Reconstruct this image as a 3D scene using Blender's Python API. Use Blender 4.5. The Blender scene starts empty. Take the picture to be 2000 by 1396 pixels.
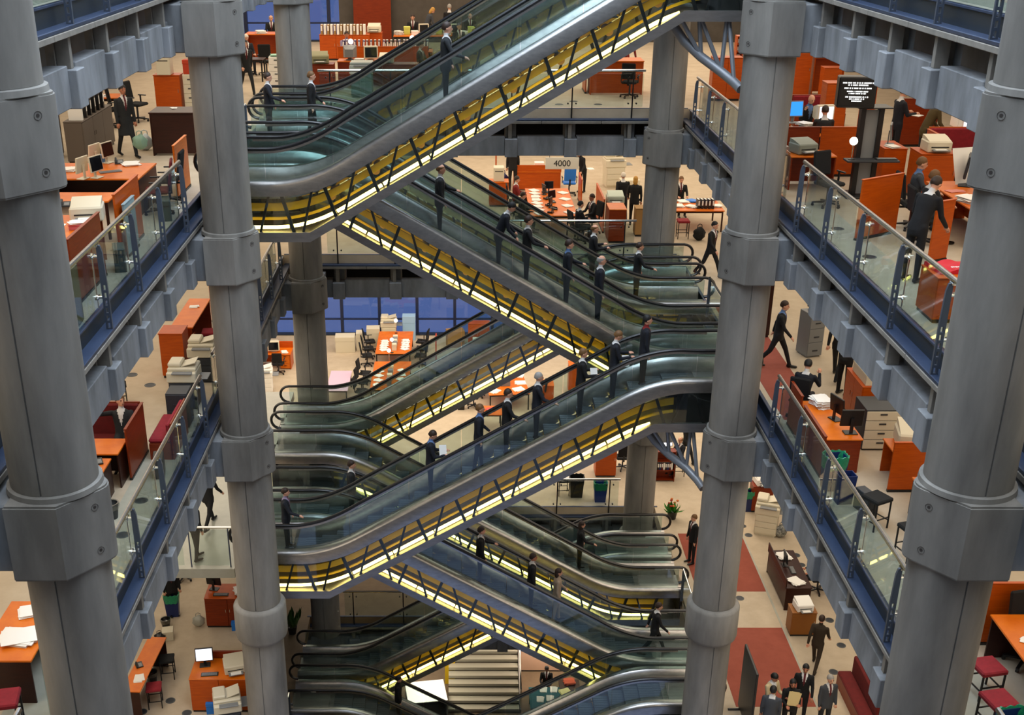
import bpy, math, random
import numpy as np
from mathutils import Matrix, Vector
PI = math.pi
random.seed(7)
SC = bpy.context.scene
COL = SC.collection
# ---------------------------------------------------------------- camera, world, light
F_PX, PITCH, CX, CH, PX, PY = 2291.7204, 0.422, -0.5859, 6.3093, 902.1766, 818.1406
cam = bpy.data.cameras.new('camera')
cam.sensor_fit = 'HORIZONTAL'
cam.sensor_width = 36.0
cam.lens = F_PX / 2000 * 36
cam.shift_x = (1000 - PX) / 2000
cam.shift_y = (PY - 698) / 2000
cam.clip_start, cam.clip_end = 0.1, 300
cam_ob = bpy.data.objects.new('camera', cam)
cam_ob.location = (CX, 0, CH)
cam_ob.rotation_euler = (PI / 2 - PITCH, 0, 0)
COL.objects.link(cam_ob)
SC.camera = cam_ob
SC.view_settings.view_transform = 'Standard'
SC.view_settings.look = 'None'
SC.view_settings.exposure = 0.0
SC.view_settings.gamma = 1.0
SC.view_settings.use_curve_mapping = False
W = bpy.data.worlds.new('dusk')
SC.world = W
W.use_nodes = True
W.node_tree.nodes['Background'].inputs[0].default_value = (0.25, 0.32, 0.52, 1)
W.node_tree.nodes['Background'].inputs[1].default_value = 0.9

def area(name, loc, sx, sy, power, color, rot=(0, 0, 0)):
    l = bpy.data.lights.new(name, 'AREA')
    l.shape = 'RECTANGLE'
    l.size, l.size_y = sx, sy
    l.energy = power
    l.color = color
    o = bpy.data.objects.new(name, l)
    o.location = loc
    o.rotation_euler = rot
    COL.objects.link(o)
    return o

HH = 4.5166                                  # storey height
def J(l): return (l - 3) * HH                # column joint height of a storey, gallery 3 at zero
def FL(l): return J(l) + 0.38                # floor height of a storey
Y0, DY, WX = 12.3771, 11.3118, 5.4           # column grid
YF = Y0 + 2 * DY
WARM = (1.0, 0.86, 0.68)
# daylight falling through the glazed atrium roof high above
area('atrium_rooflight', (0, 17, 25.6), 11.5, 36, 8500, (0.76, 0.87, 1.0))
# fill lights added along the upper sides, sending daylight onto the opposite beam panels
for s in (-1, 1):
    area('flank_fill_light', (s * 5.9, 17, 19), 9, 34, 4200, (0.76, 0.87, 1.0), (0, s * 0.95, 0))
# luminaires set in the gallery ceilings
for s in (-1, 1):
    for l, p in ((4, 850), (3, 800), (2, 1300)):
        area('ceiling_luminaires', (s * 9.4, 20, J(l) - 1.05), 6.0, 34, p, WARM)
for l, p in ((4, 1700), (3, 1700), (2, 2900)):
    area('ceiling_luminaires', (0, 45, J(l) - 1.05), 24, 15, p, WARM)
area('basement_luminaires', (0, 41, J(0) - 1.05), 16, 8, 350, WARM)
area('basement_luminaires', (0, 40.5, J(-1) - 1.05), 12, 7, 420, WARM)

# ---------------------------------------------------------------- materials
def lin(h):
    if isinstance(h, str):
        h = tuple(int(h[i:i + 2], 16) / 255 for i in (0, 2, 4))
    return tuple((c / 12.92 if c <= 0.04045 else ((c + 0.055) / 1.055) ** 2.4) for c in h) + (1,)
MATS = {}
def mat(name, col, rough=0.6, metal=0.0, col2=None, scale=4.0, stretch=(1, 1, 1), bump=0.0, emit=0.0, spec=0.5, space='obj', detail=4, coat=0.0):
    if name in MATS: return MATS[name]
    m = bpy.data.materials.new(name)
    m.use_nodes = True
    nt = m.node_tree
    b = nt.nodes['Principled BSDF']
    b.inputs['Base Color'].default_value = lin(col)
    b.inputs['Roughness'].default_value = rough
    b.inputs['Metallic'].default_value = metal
    b.inputs['Specular IOR Level'].default_value = spec
    if coat: b.inputs['Coat Weight'].default_value = coat
    if col2 is not None or bump:
        if space == 'obj':
            tc = nt.nodes.new('ShaderNodeTexCoord'); src = tc.outputs['Object']
        else:
            tc = nt.nodes.new('ShaderNodeNewGeometry'); src = tc.outputs['Position']
        mp = nt.nodes.new('ShaderNodeMapping')
        mp.inputs['Scale'].default_value = stretch
        nt.links.new(src, mp.inputs['Vector'])
        nz = nt.nodes.new('ShaderNodeTexNoise')
        nz.inputs['Scale'].default_value = scale
        nz.inputs['Detail'].default_value = detail
        nz.inputs['Roughness'].default_value = 0.6
        nt.links.new(mp.outputs[0], nz.inputs['Vector'])
        if col2 is not None:
            r = nt.nodes.new('ShaderNodeValToRGB')
            r.color_ramp.elements[0].position = 0.34
            r.color_ramp.elements[1].position = 0.66
            r.color_ramp.elements[0].color = lin(col)
            r.color_ramp.elements[1].color = lin(col2)
            nt.links.new(nz.outputs['Fac'], r.inputs[0])
            nt.links.new(r.outputs[0], b.inputs['Base Color'])
        if bump:
            bp = nt.nodes.new('ShaderNodeBump')
            bp.inputs['Strength'].default_value = bump
            bp.inputs['Distance'].default_value = 0.02
            nt.links.new(nz.outputs['Fac'], bp.inputs['Height'])
            nt.links.new(bp.outputs[0], b.inputs['Normal'])
    if emit:
        b.inputs['Emission Color'].default_value = lin(col)
        b.inputs['Emission Strength'].default_value = emit
    MATS[name] = m
    return m
def glass(name, tint, refl=0.25, rough=0.02):
    if name in MATS: return MATS[name]
    m = bpy.data.materials.new(name); m.use_nodes = True
    nt = m.node_tree; nt.nodes.remove(nt.nodes['Principled BSDF'])
    out = nt.nodes['Material Output']
    tr = nt.nodes.new('ShaderNodeBsdfTransparent'); tr.inputs[0].default_value = lin(tint)
    gl = nt.nodes.new('ShaderNodeBsdfGlossy'); gl.inputs['Roughness'].default_value = rough
    fr = nt.nodes.new('ShaderNodeLayerWeight')
    pw = nt.nodes.new('ShaderNodeMath'); pw.operation = 'POWER'; pw.inputs[1].default_value = 4.0
    nt.links.new(fr.outputs['Facing'], pw.inputs[0])
    mu = nt.nodes.new('ShaderNodeMath'); mu.operation = 'MULTIPLY_ADD'
    mu.inputs[1].default_value = 0.7; mu.inputs[2].default_value = refl * 0.2
    nt.links.new(pw.outputs[0], mu.inputs[0])
    mx = nt.nodes.new('ShaderNodeMixShader')
    nt.links.new(mu.outputs[0], mx.inputs[0]); nt.links.new(tr.outputs[0], mx.inputs[1]); nt.links.new(gl.outputs[0], mx.inputs[2])
    nt.links.new(mx.outputs[0], out.inputs[0])
    MATS[name] = m
    return m
def wood(name, c1, c2, rough=0.38):
    return mat(name, c1, rough, 0, c2, 3.0, (1, 1, 9), space='obj', spec=0.35)
CONC = mat('concrete', '625f5a', 0.82, 0, '8b8780', 1.3, (1, 1, 0.22), 0.15, space='w', detail=10)
CONC_D = mat('concrete_beam', '6b6c6d', 0.85, 0, '8e9093', 2.0, (1, 1, 0.3), 0.15, space='w', detail=10)
NOSE = mat('concrete_nosing', '77726a', 0.8, 0, '8a847b', 3, space='w')
BLUE = mat('blue_painted_steel', '2c3850', 0.42, 0.2, '34425c', 2, space='w')
NAVY = mat('dark_blue_steel', '222a33', 0.5, 0.2)
POSTM = mat('grey_blue_paint', '4c5462', 0.45, 0.3)
CHROME = mat('polished_chrome', 'd8d8d4', 0.12, 1.0)
STEEL = mat('brushed_stainless', 'a6a29f', 0.3, 1.0, 'bab6b1', 14, (0.4, 1, 1), space='w')
STEEL_D = mat('satin_stainless', '8b8785', 0.42, 0.9, '9a9693', 9, (0.3, 1, 1), space='w')
RUBBER = mat('black_rubber', '131214', 0.33)
BLACKM = mat('black_steel', '15171b', 0.45, 0.3)
DARK = mat('shade_and_end_black', '101012', 0.9)  # black for the added shade sheets, and for the escalator end plates
YEL = mat('yellow_paint', 'e0b010', 0.45)
TUBE = mat('fluorescent_tube', 'ffdf80', 0.5, emit=11.0)
UPPER = mat('pale_upper_fronts', 'c4c8cc', 0.8)  # made pale so the unseen upper fronts bounce light across the atrium
TREAD = mat('grooved_aluminium', '5c6468', 0.45, 0.7, '4c5458', 30, (1, 1, 1), space='obj')
TAN = mat('tan_roller', 'a07840', 0.6)
GL = glass('balustrade_glass', 'f0f6f4', 0.25)
GL_E = glass('escalator_glass', 'e4efee', 0.45)
GL_W = glass('window_glass', 'c8d4ec', 0.2)
CARPET = mat('beige_carpet', 'b8a78f', 0.95, 0, 'c4b49c', 2.2, (1, 1, 1), 0.08, space='w', detail=10)
STONE = mat('grey_vinyl_edge', 'a2a091', 0.5, 0, 'aeac9d', 3, space='w')
RED_C = mat('red_carpet', '8d4534', 0.95, 0, '984d3b', 3, space='w', detail=10)

# ---------------------------------------------------------------- mesh builder
class MB:
    def __init__(s): s.v = []; s.f = []
    def add(s, vs, fs):
        o = len(s.v); s.v += [tuple(p) for p in vs]; s.f += [tuple(i + o for i in f) for f in fs]; return s
    def box(s, x0, y0, z0, x1, y1, z1):
        x0, x1 = min(x0, x1), max(x0, x1); y0, y1 = min(y0, y1), max(y0, y1); z0, z1 = min(z0, z1), max(z0, z1)
        return s.add([(x0, y0, z0), (x1, y0, z0), (x1, y1, z0), (x0, y1, z0), (x0, y0, z1), (x1, y0, z1), (x1, y1, z1), (x0, y1, z1)],
                     [(0, 3, 2, 1), (4, 5, 6, 7), (0, 1, 5, 4), (1, 2, 6, 5), (2, 3, 7, 6), (3, 0, 4, 7)])
    def cbox(s, x0, y0, z0, x1, y1, z1, b=0.01):
        c = [(x0 + x1) / 2, (y0 + y1) / 2, (z0 + z1) / 2]; h = [abs(x1 - x0) / 2, abs(y1 - y0) / 2, abs(z1 - z0) / 2]
        b = min(b, min(h) * 0.9)
        vs = []; idx = {}
        for sx in (-1, 1):
            for sy in (-1, 1):
                for sz in (-1, 1):
                    for a in range(3):
                        p = [sx * h[0], sy * h[1], sz * h[2]]
                        for k in range(3):
                            if k != a: p[k] -= (sx, sy, sz)[k] * b
                        idx[(sx, sy, sz, a)] = len(vs); vs.append([c[k] + p[k] for k in range(3)])
        fs = []
        for a in range(3):
            o = [k for k in range(3) if k != a]
            for sg in (-1, 1):
                q = []
                for (p1, p2) in ((-1, -1), (1, -1), (1, 1), (-1, 1)):
                    t = [0, 0, 0]; t[a] = sg; t[o[0]] = p1; t[o[1]] = p2; q.append(idx[(*t, a)])
                fs.append(q)
            for p1 in (-1, 1):
                for p2 in (-1, 1):
                    t0 = [0, 0, 0]; t1 = [0, 0, 0]; t0[a] = -1; t1[a] = 1
                    for t in (t0, t1): t[o[0]] = p1; t[o[1]] = p2
                    fs.append([idx[(*t0, o[0])], idx[(*t1, o[0])], idx[(*t1, o[1])], idx[(*t0, o[1])]])
        for k in [(x, y, z) for x in (-1, 1) for y in (-1, 1) for z in (-1, 1)]:
            fs.append([idx[(*k, 0)], idx[(*k, 1)], idx[(*k, 2)]])
        C = Vector(c); out = []
        for f in fs:
            P = [Vector(vs[i]) for i in f]
            n = (P[1] - P[0]).cross(P[2] - P[0]); m = sum(P, Vector()) / len(P)
            out.append(f if n.dot(m - C) > 0 else f[::-1])
        return s.add(vs, out)
    def cyl(s, p0, p1, r0, r1=None, n=12, caps=True):
        r1 = r0 if r1 is None else r1
        a = Vector(p0); b = Vector(p1); d = (b - a).normalized()
        u = d.cross(Vector((0, 0, 1)) if abs(d.z) < 0.95 else Vector((1, 0, 0))).normalized(); w = d.cross(u)
        vs = []
        for c, r in ((a, r0), (b, r1)):
            for i in range(n):
                t = 2 * PI * i / n; vs.append(c + u * (r * math.cos(t)) - w * (r * math.sin(t)))
        fs = [(i, i + n, (i + 1) % n + n, (i + 1) % n) for i in range(n)]
        if caps: fs += [tuple(range(n)), tuple(range(2 * n - 1, n - 1, -1))]
        fs = [f[::-1] for f in fs]
        return s.add(vs, fs)
    def tube(s, pts, r, n=8, ell=1.0):
        pts = [Vector(p) for p in pts]; vs = []
        up = None
        for i, p in enumerate(pts):
            t = (pts[min(i + 1, len(pts) - 1)] - pts[max(i - 1, 0)]).normalized()
            if up is None:
                up = t.cross(Vector((0, 1, 0)) if abs(t.y) < 0.9 else Vector((1, 0, 0))).normalized()
            up = (up - t * up.dot(t)).normalized(); w = t.cross(up)
            rr = r[i] if isinstance(r, (list, tuple)) else r
            for k in range(n):
                a = 2 * PI * k / n; vs.append(p + up * (rr * ell * math.cos(a)) + w * (rr * math.sin(a)))
        fs = []
        for i in range(len(pts) - 1):
            for k in range(n):
                fs.append((i * n + k, i * n + (k + 1) % n, (i + 1) * n + (k + 1) % n, (i + 1) * n + k))
        fs += [tuple(range(n - 1, -1, -1)), tuple(range((len(pts) - 1) * n, len(pts) * n))]
        return s.add(vs, fs)
    def prism(s, poly, z0, z1):
        n = len(poly); vs = [(x, y, z0) for x, y in poly] + [(x, y, z1) for x, y in poly]
        fs = [(i, (i + 1) % n, (i + 1) % n + n, i + n) for i in range(n)] + [tuple(range(n - 1, -1, -1)), tuple(range(n, 2 * n))]
        return s.add(vs, fs)
    def prism_y(s, poly, y0, y1):               # polygon in x,z
        n = len(poly); vs = [(x, y0, z) for x, z in poly] + [(x, y1, z) for x, z in poly]
        fs = [((i + 1) % n, i, i + n, (i + 1) % n + n) for i in range(n)] + [tuple(range(n)), tuple(range(2 * n - 1, n - 1, -1))]
        return s.add(vs, fs)
    def prism_x(s, poly, x0, x1):               # polygon in y,z
        n = len(poly); vs = [(x0, y, z) for y, z in poly] + [(x1, y, z) for y, z in poly]
        fs = [(i, (i + 1) % n, (i + 1) % n + n, i + n) for i in range(n)] + [tuple(range(n - 1, -1, -1)), tuple(range(n, 2 * n))]
        return s.add(vs, fs)
    def sphere(s, c, rx, ry=None, rz=None, n=12, m=8):
        ry = ry or rx; rz = rz or rx; vs = [(c[0], c[1], c[2] - rz)]
        for j in range(1, m):
            ph = -PI / 2 + PI * j / m
            for i in range(n):
                t = 2 * PI * i / n; vs.append((c[0] + rx * math.cos(ph) * math.cos(t), c[1] + ry * math.cos(ph) * math.sin(t), c[2] + rz * math.sin(ph)))
        vs.append((c[0], c[1], c[2] + rz)); top = len(vs) - 1
        fs = [(0, 1 + (i + 1) % n, 1 + i) for i in range(n)]
        for j in range(m - 2):
            for i in range(n):
                a = 1 + j * n; fs.append((a + i, a + (i + 1) % n, a + n + (i + 1) % n, a + n + i))
        a = 1 + (m - 2) * n
        fs += [(a + i, a + (i + 1) % n, top) for i in range(n)]
        return s.add(vs, fs)
    def lathe(s, prof, n=16, c=(0, 0, 0), closed=True):
        vs = []
        for r, z in prof:
            for i in range(n):
                t = 2 * PI * i / n; vs.append((c[0] + r * math.cos(t), c[1] + r * math.sin(t), c[2] + z))
        fs = []
        for j in range(len(prof) - 1):
            for i in range(n): fs.append((j * n + i, j * n + (i + 1) % n, (j + 1) * n + (i + 1) % n, (j + 1) * n + i))
        if closed: fs += [tuple(range(n - 1, -1, -1)), tuple(range((len(prof) - 1) * n, len(prof) * n))]
        return s.add(vs, fs)
    def sweep(s, xs, sec, closed=True):         # sec(x) -> list of (y,z)
        rows = [sec(x) for x in xs]; k = len(rows[0]); vs = []
        for x, r in zip(xs, rows): vs += [(x, y, z) for y, z in r]
        fs = []
        for i in range(len(xs) - 1):
            for j in range(k if closed else k - 1):
                a, b = i * k + j, i * k + (j + 1) % k; fs.append((a, a + k, b + k, b))
        if closed: fs += [tuple(range(k)), tuple(range(len(xs) * k - 1, (len(xs) - 1) * k - 1, -1))]
        return s.add(vs, fs)
    def xf(s, M, start=0):
        for i in range(start, len(s.v)): s.v[i] = tuple(M @ Vector(s.v[i]))
        return s
    def mirror_x(s):
        s.v = [(-x, y, z) for x, y, z in s.v]; s.f = [f[::-1] for f in s.f]; return s
    def mesh(s, name, m=None, smooth=True, ang=35):
        me = bpy.data.meshes.new(name)
        me.from_pydata(s.v, [], s.f); me.update()
        if smooth:
            me.polygons.foreach_set('use_smooth', [True] * len(me.polygons))
            me.set_sharp_from_angle(angle=math.radians(ang))
        if m: me.materials.append(m)
        return me
CACHE = {}
def shared(key, fn, m, **kw):
    if key not in CACHE: CACHE[key] = fn().mesh(key.split('|')[0], m, **kw)
    return CACHE[key]
def ob(name, me, parent=None, loc=(0, 0, 0), rot=(0, 0, 0)):
    if isinstance(me, tuple): me = me[0].mesh(name, me[1])
    o = bpy.data.objects.new(name, me); COL.objects.link(o)
    o.location = loc; o.rotation_euler = rot
    if parent: o.parent = parent
    return o
def tag(o, label, cat=None, group=None, kind=None):
    o['label'] = label
    if cat: o['category'] = cat
    if group: o['group'] = group
    if kind: o['kind'] = kind
    return o
def thing(name, label, cat, loc=(0, 0, 0), rz=0.0, group=None):
    o = bpy.data.objects.new(name, None); COL.objects.link(o)
    o.empty_display_size = 0.2
    o.location = loc; o.rotation_euler = (0, 0, rz)
    return tag(o, label, cat, group)
def struct(name, label, loc=(0, 0, 0), rz=0.0, me=None):
    o = ob(name, me, None, loc, (0, 0, rz)) if me else thing(name, label, None, loc, rz)
    return tag(o, label, None, None, 'structure')
SP, CP = math.sin(PITCH), math.cos(PITCH)
def ray(u, v):
    a = (u - PX) / F_PX; b = -(v - PY) / F_PX
    return Vector((a, CP + SP * b, -SP + CP * b))
def at(u, v, z):                                 # the place at height z that the photograph shows at u,v
    d = ray(u, v); t = (z - CH) / d.z
    return Vector((CX + d.x * t, d.y * t, z))
def aty(u, v, y):
    d = ray(u, v); t = y / d.y
    return Vector((CX + d.x * t, y, CH + d.z * t))
# ---------------------------------------------------------------- floors and walls
def slab(name, label, x0, y0, x1, y1, zt, th, m):
    return struct(name, label, me=MB().box(x0, y0, zt - th, x1, y1, zt).mesh(name, m, smooth=False))
YB, XO, YW = -2.0, 15.0, 53.5
for l in (4, 3, 2):
    for s, nm in ((-1, 'left'), (1, 'right')):
        slab('floor', f'beige carpeted floor of the {nm} gallery, storey {l}', s * 6.27, YB, s * XO, 35.9, FL(l), 0.42, CARPET)
        slab('trim_%d' % (l * 2 + (s > 0)), f'grey edge strip of the {nm} gallery floor', s * 6.27, YB, s * 7.0, 24.3, FL(l) + 0.006, 0.006, STONE)
    slab('floor', f'beige carpeted floor of the far gallery, storey {l}', -XO, 35.9, XO, YW, FL(l), 0.42, CARPET)
slab('floor', 'roof slab over the upper left gallery', -6.1, YB, -XO, 36, FL(5), 0.4, CARPET)
slab('floor', 'roof slab over the upper right gallery', 6.1, YB, XO, 36, FL(5), 0.4, CARPET)
slab('floor', 'roof slab over the upper far gallery', -XO, 35.9, XO, YW, FL(5), 0.4, CARPET)
# ground storey: a double height room with the escalator well in its middle
G = FL(0)
slab('floor', 'beige ground floor on the left of the well', -XO, 5, -6.1, 35.9, G, 0.4, CARPET)
slab('floor', 'beige ground floor on the right of the well', 6.1, 5, XO, 35.9, G, 0.4, CARPET)
slab('floor', 'beige ground floor beyond the well', -XO, 35.9, XO, YW, G, 0.4, CARPET)
for a, b in ((34.07, 30.53), (28.59, 24.97)):
    slab('trim_%d' % int(a), 'red carpet panel let into the ground floor', 6.6, b, 8.70, a, G + 0.006, 0.006, RED_C)
slab('trim_40', 'grey edging along the red carpet', 8.70, 20, 8.76, 36, G + 0.008, 0.008, STONE)
BROWN = mat('brown_floor', '6d5a45', 0.6, 0, '78654e', 2, space='w')
slab('floor', 'brown lower ground floor left of the well', -XO, 22, -6.1, 35.9, FL(-1), 0.4, BROWN)
slab('floor', 'brown lower ground floor right of the well', 6.1, 22, XO, 35.9, FL(-1), 0.4, BROWN)
slab('floor', 'brown lower ground floor beyond the well', -XO, 35.9, XO, 45, FL(-1), 0.4, BROWN)
slab('floor', 'basement floor at the bottom of the well', -XO, 22, XO, 45, FL(-2), 0.4, BROWN)
slab('wall_basement', 'dark wall closing the basement', -XO, 45, XO, 45.3, J(-1), HH, CONC_D)
# storeys above the camera and the roof, closing the atrium
for s, nm in ((-1, 'left'), (1, 'right')):
    slab('wall_upper_' + nm, 'upper gallery fronts on the ' + nm, s * 6.3, YB, s * 6.6, 36, 26, 26 - FL(5), UPPER)
slab('wall_upper_far', 'upper gallery fronts at the far end', -6.6, 36, 6.6, 36.3, 26, 26 - FL(5), UPPER)
slab('ceiling_roof', 'atrium roof', -6.6, YB - 3, 6.6, 36.3, 26.3, 0.3, CONC_D)
slab('wall_left', 'wall closing the left galleries', -XO, YB, -XO - 0.3, YW, FL(5), FL(5) - FL(-2), CONC_D)
slab('wall_right', 'wall closing the right galleries', XO, YB, XO + 0.3, YW, FL(5), FL(5) - FL(-2), CONC_D)
slab('wall_near', 'concrete wall behind the viewer', -XO, YB - 3.3, XO, YB - 3, 26.3, 46, CONC_D)
slab('wall_lower', 'dark wall closing the lower ground floor', -XO, 45, XO, 45.3, J(0), HH, CONC_D)
# far window walls: frames, mullions and panes
WFRAME = mat('window_frame', '2a3350', 0.4, 0.4)
BLIND = mat('grey_blue_blind', '8ea0c8', 0.8)
nwin = 0
for l0, l1 in ((0, 2), (3, 4)):
    nwin += 1
    w = struct('window_%d' % nwin, 'blue evening window wall at the far end', (0, YW, 0))
    z0, z1 = FL(l0), FL(l1) - 0.45
    rails = [z0 + 0.04, z0 + 0.75, z0 + 1.9] + ([z0 + 5.0, z0 + 7.4] if l0 == 0 else []) + [z1]
    for k in range(-8, 8):
        x = -0.93 + 1.804 * k
        ob('mullion', shared(f'mullion|{l0}', lambda: MB().box(-0.07, -0.16, z0, 0.07, 0.06, z1), WFRAME), w, (x, 0, 0))
        for a, b in zip(rails, rails[1:]):
            ob('pane', shared(f'pane|{a:.2f}{b:.2f}', lambda: MB().box(0.07, 0.0, a, 1.734, 0.012, b), GL_W), w, (x, 0, 0))
    for a in rails[1:-1]:
        ob('rail', shared(f'rail|{a:.2f}', lambda: MB().box(-15, -0.08, a - 0.03, 15, 0.05, a + 0.03), WFRAME), w)
    ob('sill', shared(f'sill|{l0}', lambda: MB().box(-15, -0.3, z0, 15, 0.05, z0 + 0.05), NAVY), w)
slab('wall_far', 'dark core wall beyond the second storey', -XO, YW - 0.3, XO, YW, FL(3) - 0.42, HH - 0.42, CONC_D)

# ---------------------------------------------------------------- columns
def shaft(z0, z1, r=0.503, n=56):
    m = MB(); pr = []
    for i in range(n):
        a = 2 * PI * i / n
        pr.append((a, r))
    for q in (-PI / 2, PI / 2):
        q = q % (2 * PI)
        pr = [p for p in pr if abs(p[0] - q) > 0.03] + [(q - 0.022, r), (q - 0.012, r - 0.02), (q + 0.012, r - 0.02), (q + 0.022, r)]
    pr.sort()
    return m.prism([(c * math.cos(a), c * math.sin(a)) for a, c in pr], z0, z1)
def collar(s):
    half = [(-0.42, -0.62), (0.19, -0.62), (0.57, -0.14), (0.61, -0.06), (0.62, 0), (0.61, 0.06), (0.57, 0.14), (0.19, 0.62), (-0.42, 0.62)]
    poly = [(x * s, y) for x, y in half]
    if s < 0: poly = poly[::-1]
    m = MB()
    m.prism([(x * 0.985, y * 0.985) for x, y in poly], -1.06, -1.04).prism(poly, -1.04, -0.10).prism([(x * 0.97, y * 0.97) for x, y in poly], -0.10, -0.075)
    return m
def neck(): return MB().lathe([(0.49, -0.08), (0.555, -0.08), (0.545, -0.015), (0.49, 0.0)], 48, closed=False)
def round_collar():
    return MB().lathe([(0.45, 0.0), (0.56, -0.02), (0.60, -0.06), (0.62, -0.10), (0.62, -0.86), (0.60, -0.93), (0.54, -0.99), (0.45, -1.0)], 48)
def bolt():
    return MB().lathe([(0.045, 0.004), (0.045, -0.03), (0.02, -0.03), (0.02, 0.0), (0.0001, 0.0)], 16, closed=False)
HOLE = mat('bolt_recess', '3a3430', 0.9)
pos = {(-1, 0): 'nearest on the left', (1, 0): 'nearest on the right', (-1, 1): 'middle one of the left row', (1, 1): 'middle one of the right row', (-1, 2): 'far one of the left row', (1, 2): 'far one of the right row'}
for s in (-1, 1):
    for r in range(3):
        c = thing('concrete_column', f'tall round concrete column with thick collars, {pos[(s, r)]}', 'column', (s * WX, Y0 + r * DY, FL(-1)), 0, 'atrium columns')
        b = -FL(-1)
        for l in range(-1, 5):
            z0, z1 = (J(l), J(l + 1) - (1.06 if l + 1 != 1 else 1.0)) if l < 4 else (J(4), J(5) + 0.3)
            if l == -1: z0 = FL(-1)
            if z0 != FL(-1) or True:
                zz = z1 - z0
                ob('shaft', shared(f'shaft|{zz:.2f}', lambda: shaft(0, zz), CONC), c, (0, 0, z0 + b))
            if l == -1: continue
            if l in (0, 1) and not (r == 2 and l == 1):
                ob('collar', shared('collar|round', round_collar, CONC), c, (0, 0, J(l) + b)); continue
            k = ob('collar', shared(f'collar|{s}', lambda: collar(-s), CONC, ang=20), c, (0, 0, J(l) + b))
            ob('neck', shared('neck', neck, CONC), k)
            for zb in (-0.28, -0.86):
                for sy in (-1, 1):
                    bx, by = 0.50 * -s, 0.228 * sy
                    nx, ny = 0.785 * -s, 0.62 * sy
                    ob('bolt', shared('bolt', bolt, HOLE), k, (bx + nx * 0.004, by + ny * 0.004, zb), (0, PI / 2, math.atan2(ny, nx)))
            ob('bracket', shared(f'bracket|{s}', lambda: MB().cbox(0.38 * s, -0.5, -1.0, 0.86 * s, 0.5, -0.12, 0.02), CONC_D), c, (0, 0, J(l) + b))
            if r == 2:
                ob('bracket', shared('bracket|far', lambda: MB().cbox(-0.5, 0.5, -1.0, 0.5, 0.86, -0.12, 0.02), CONC_D), c, (0, 0, J(l) + b))

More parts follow.
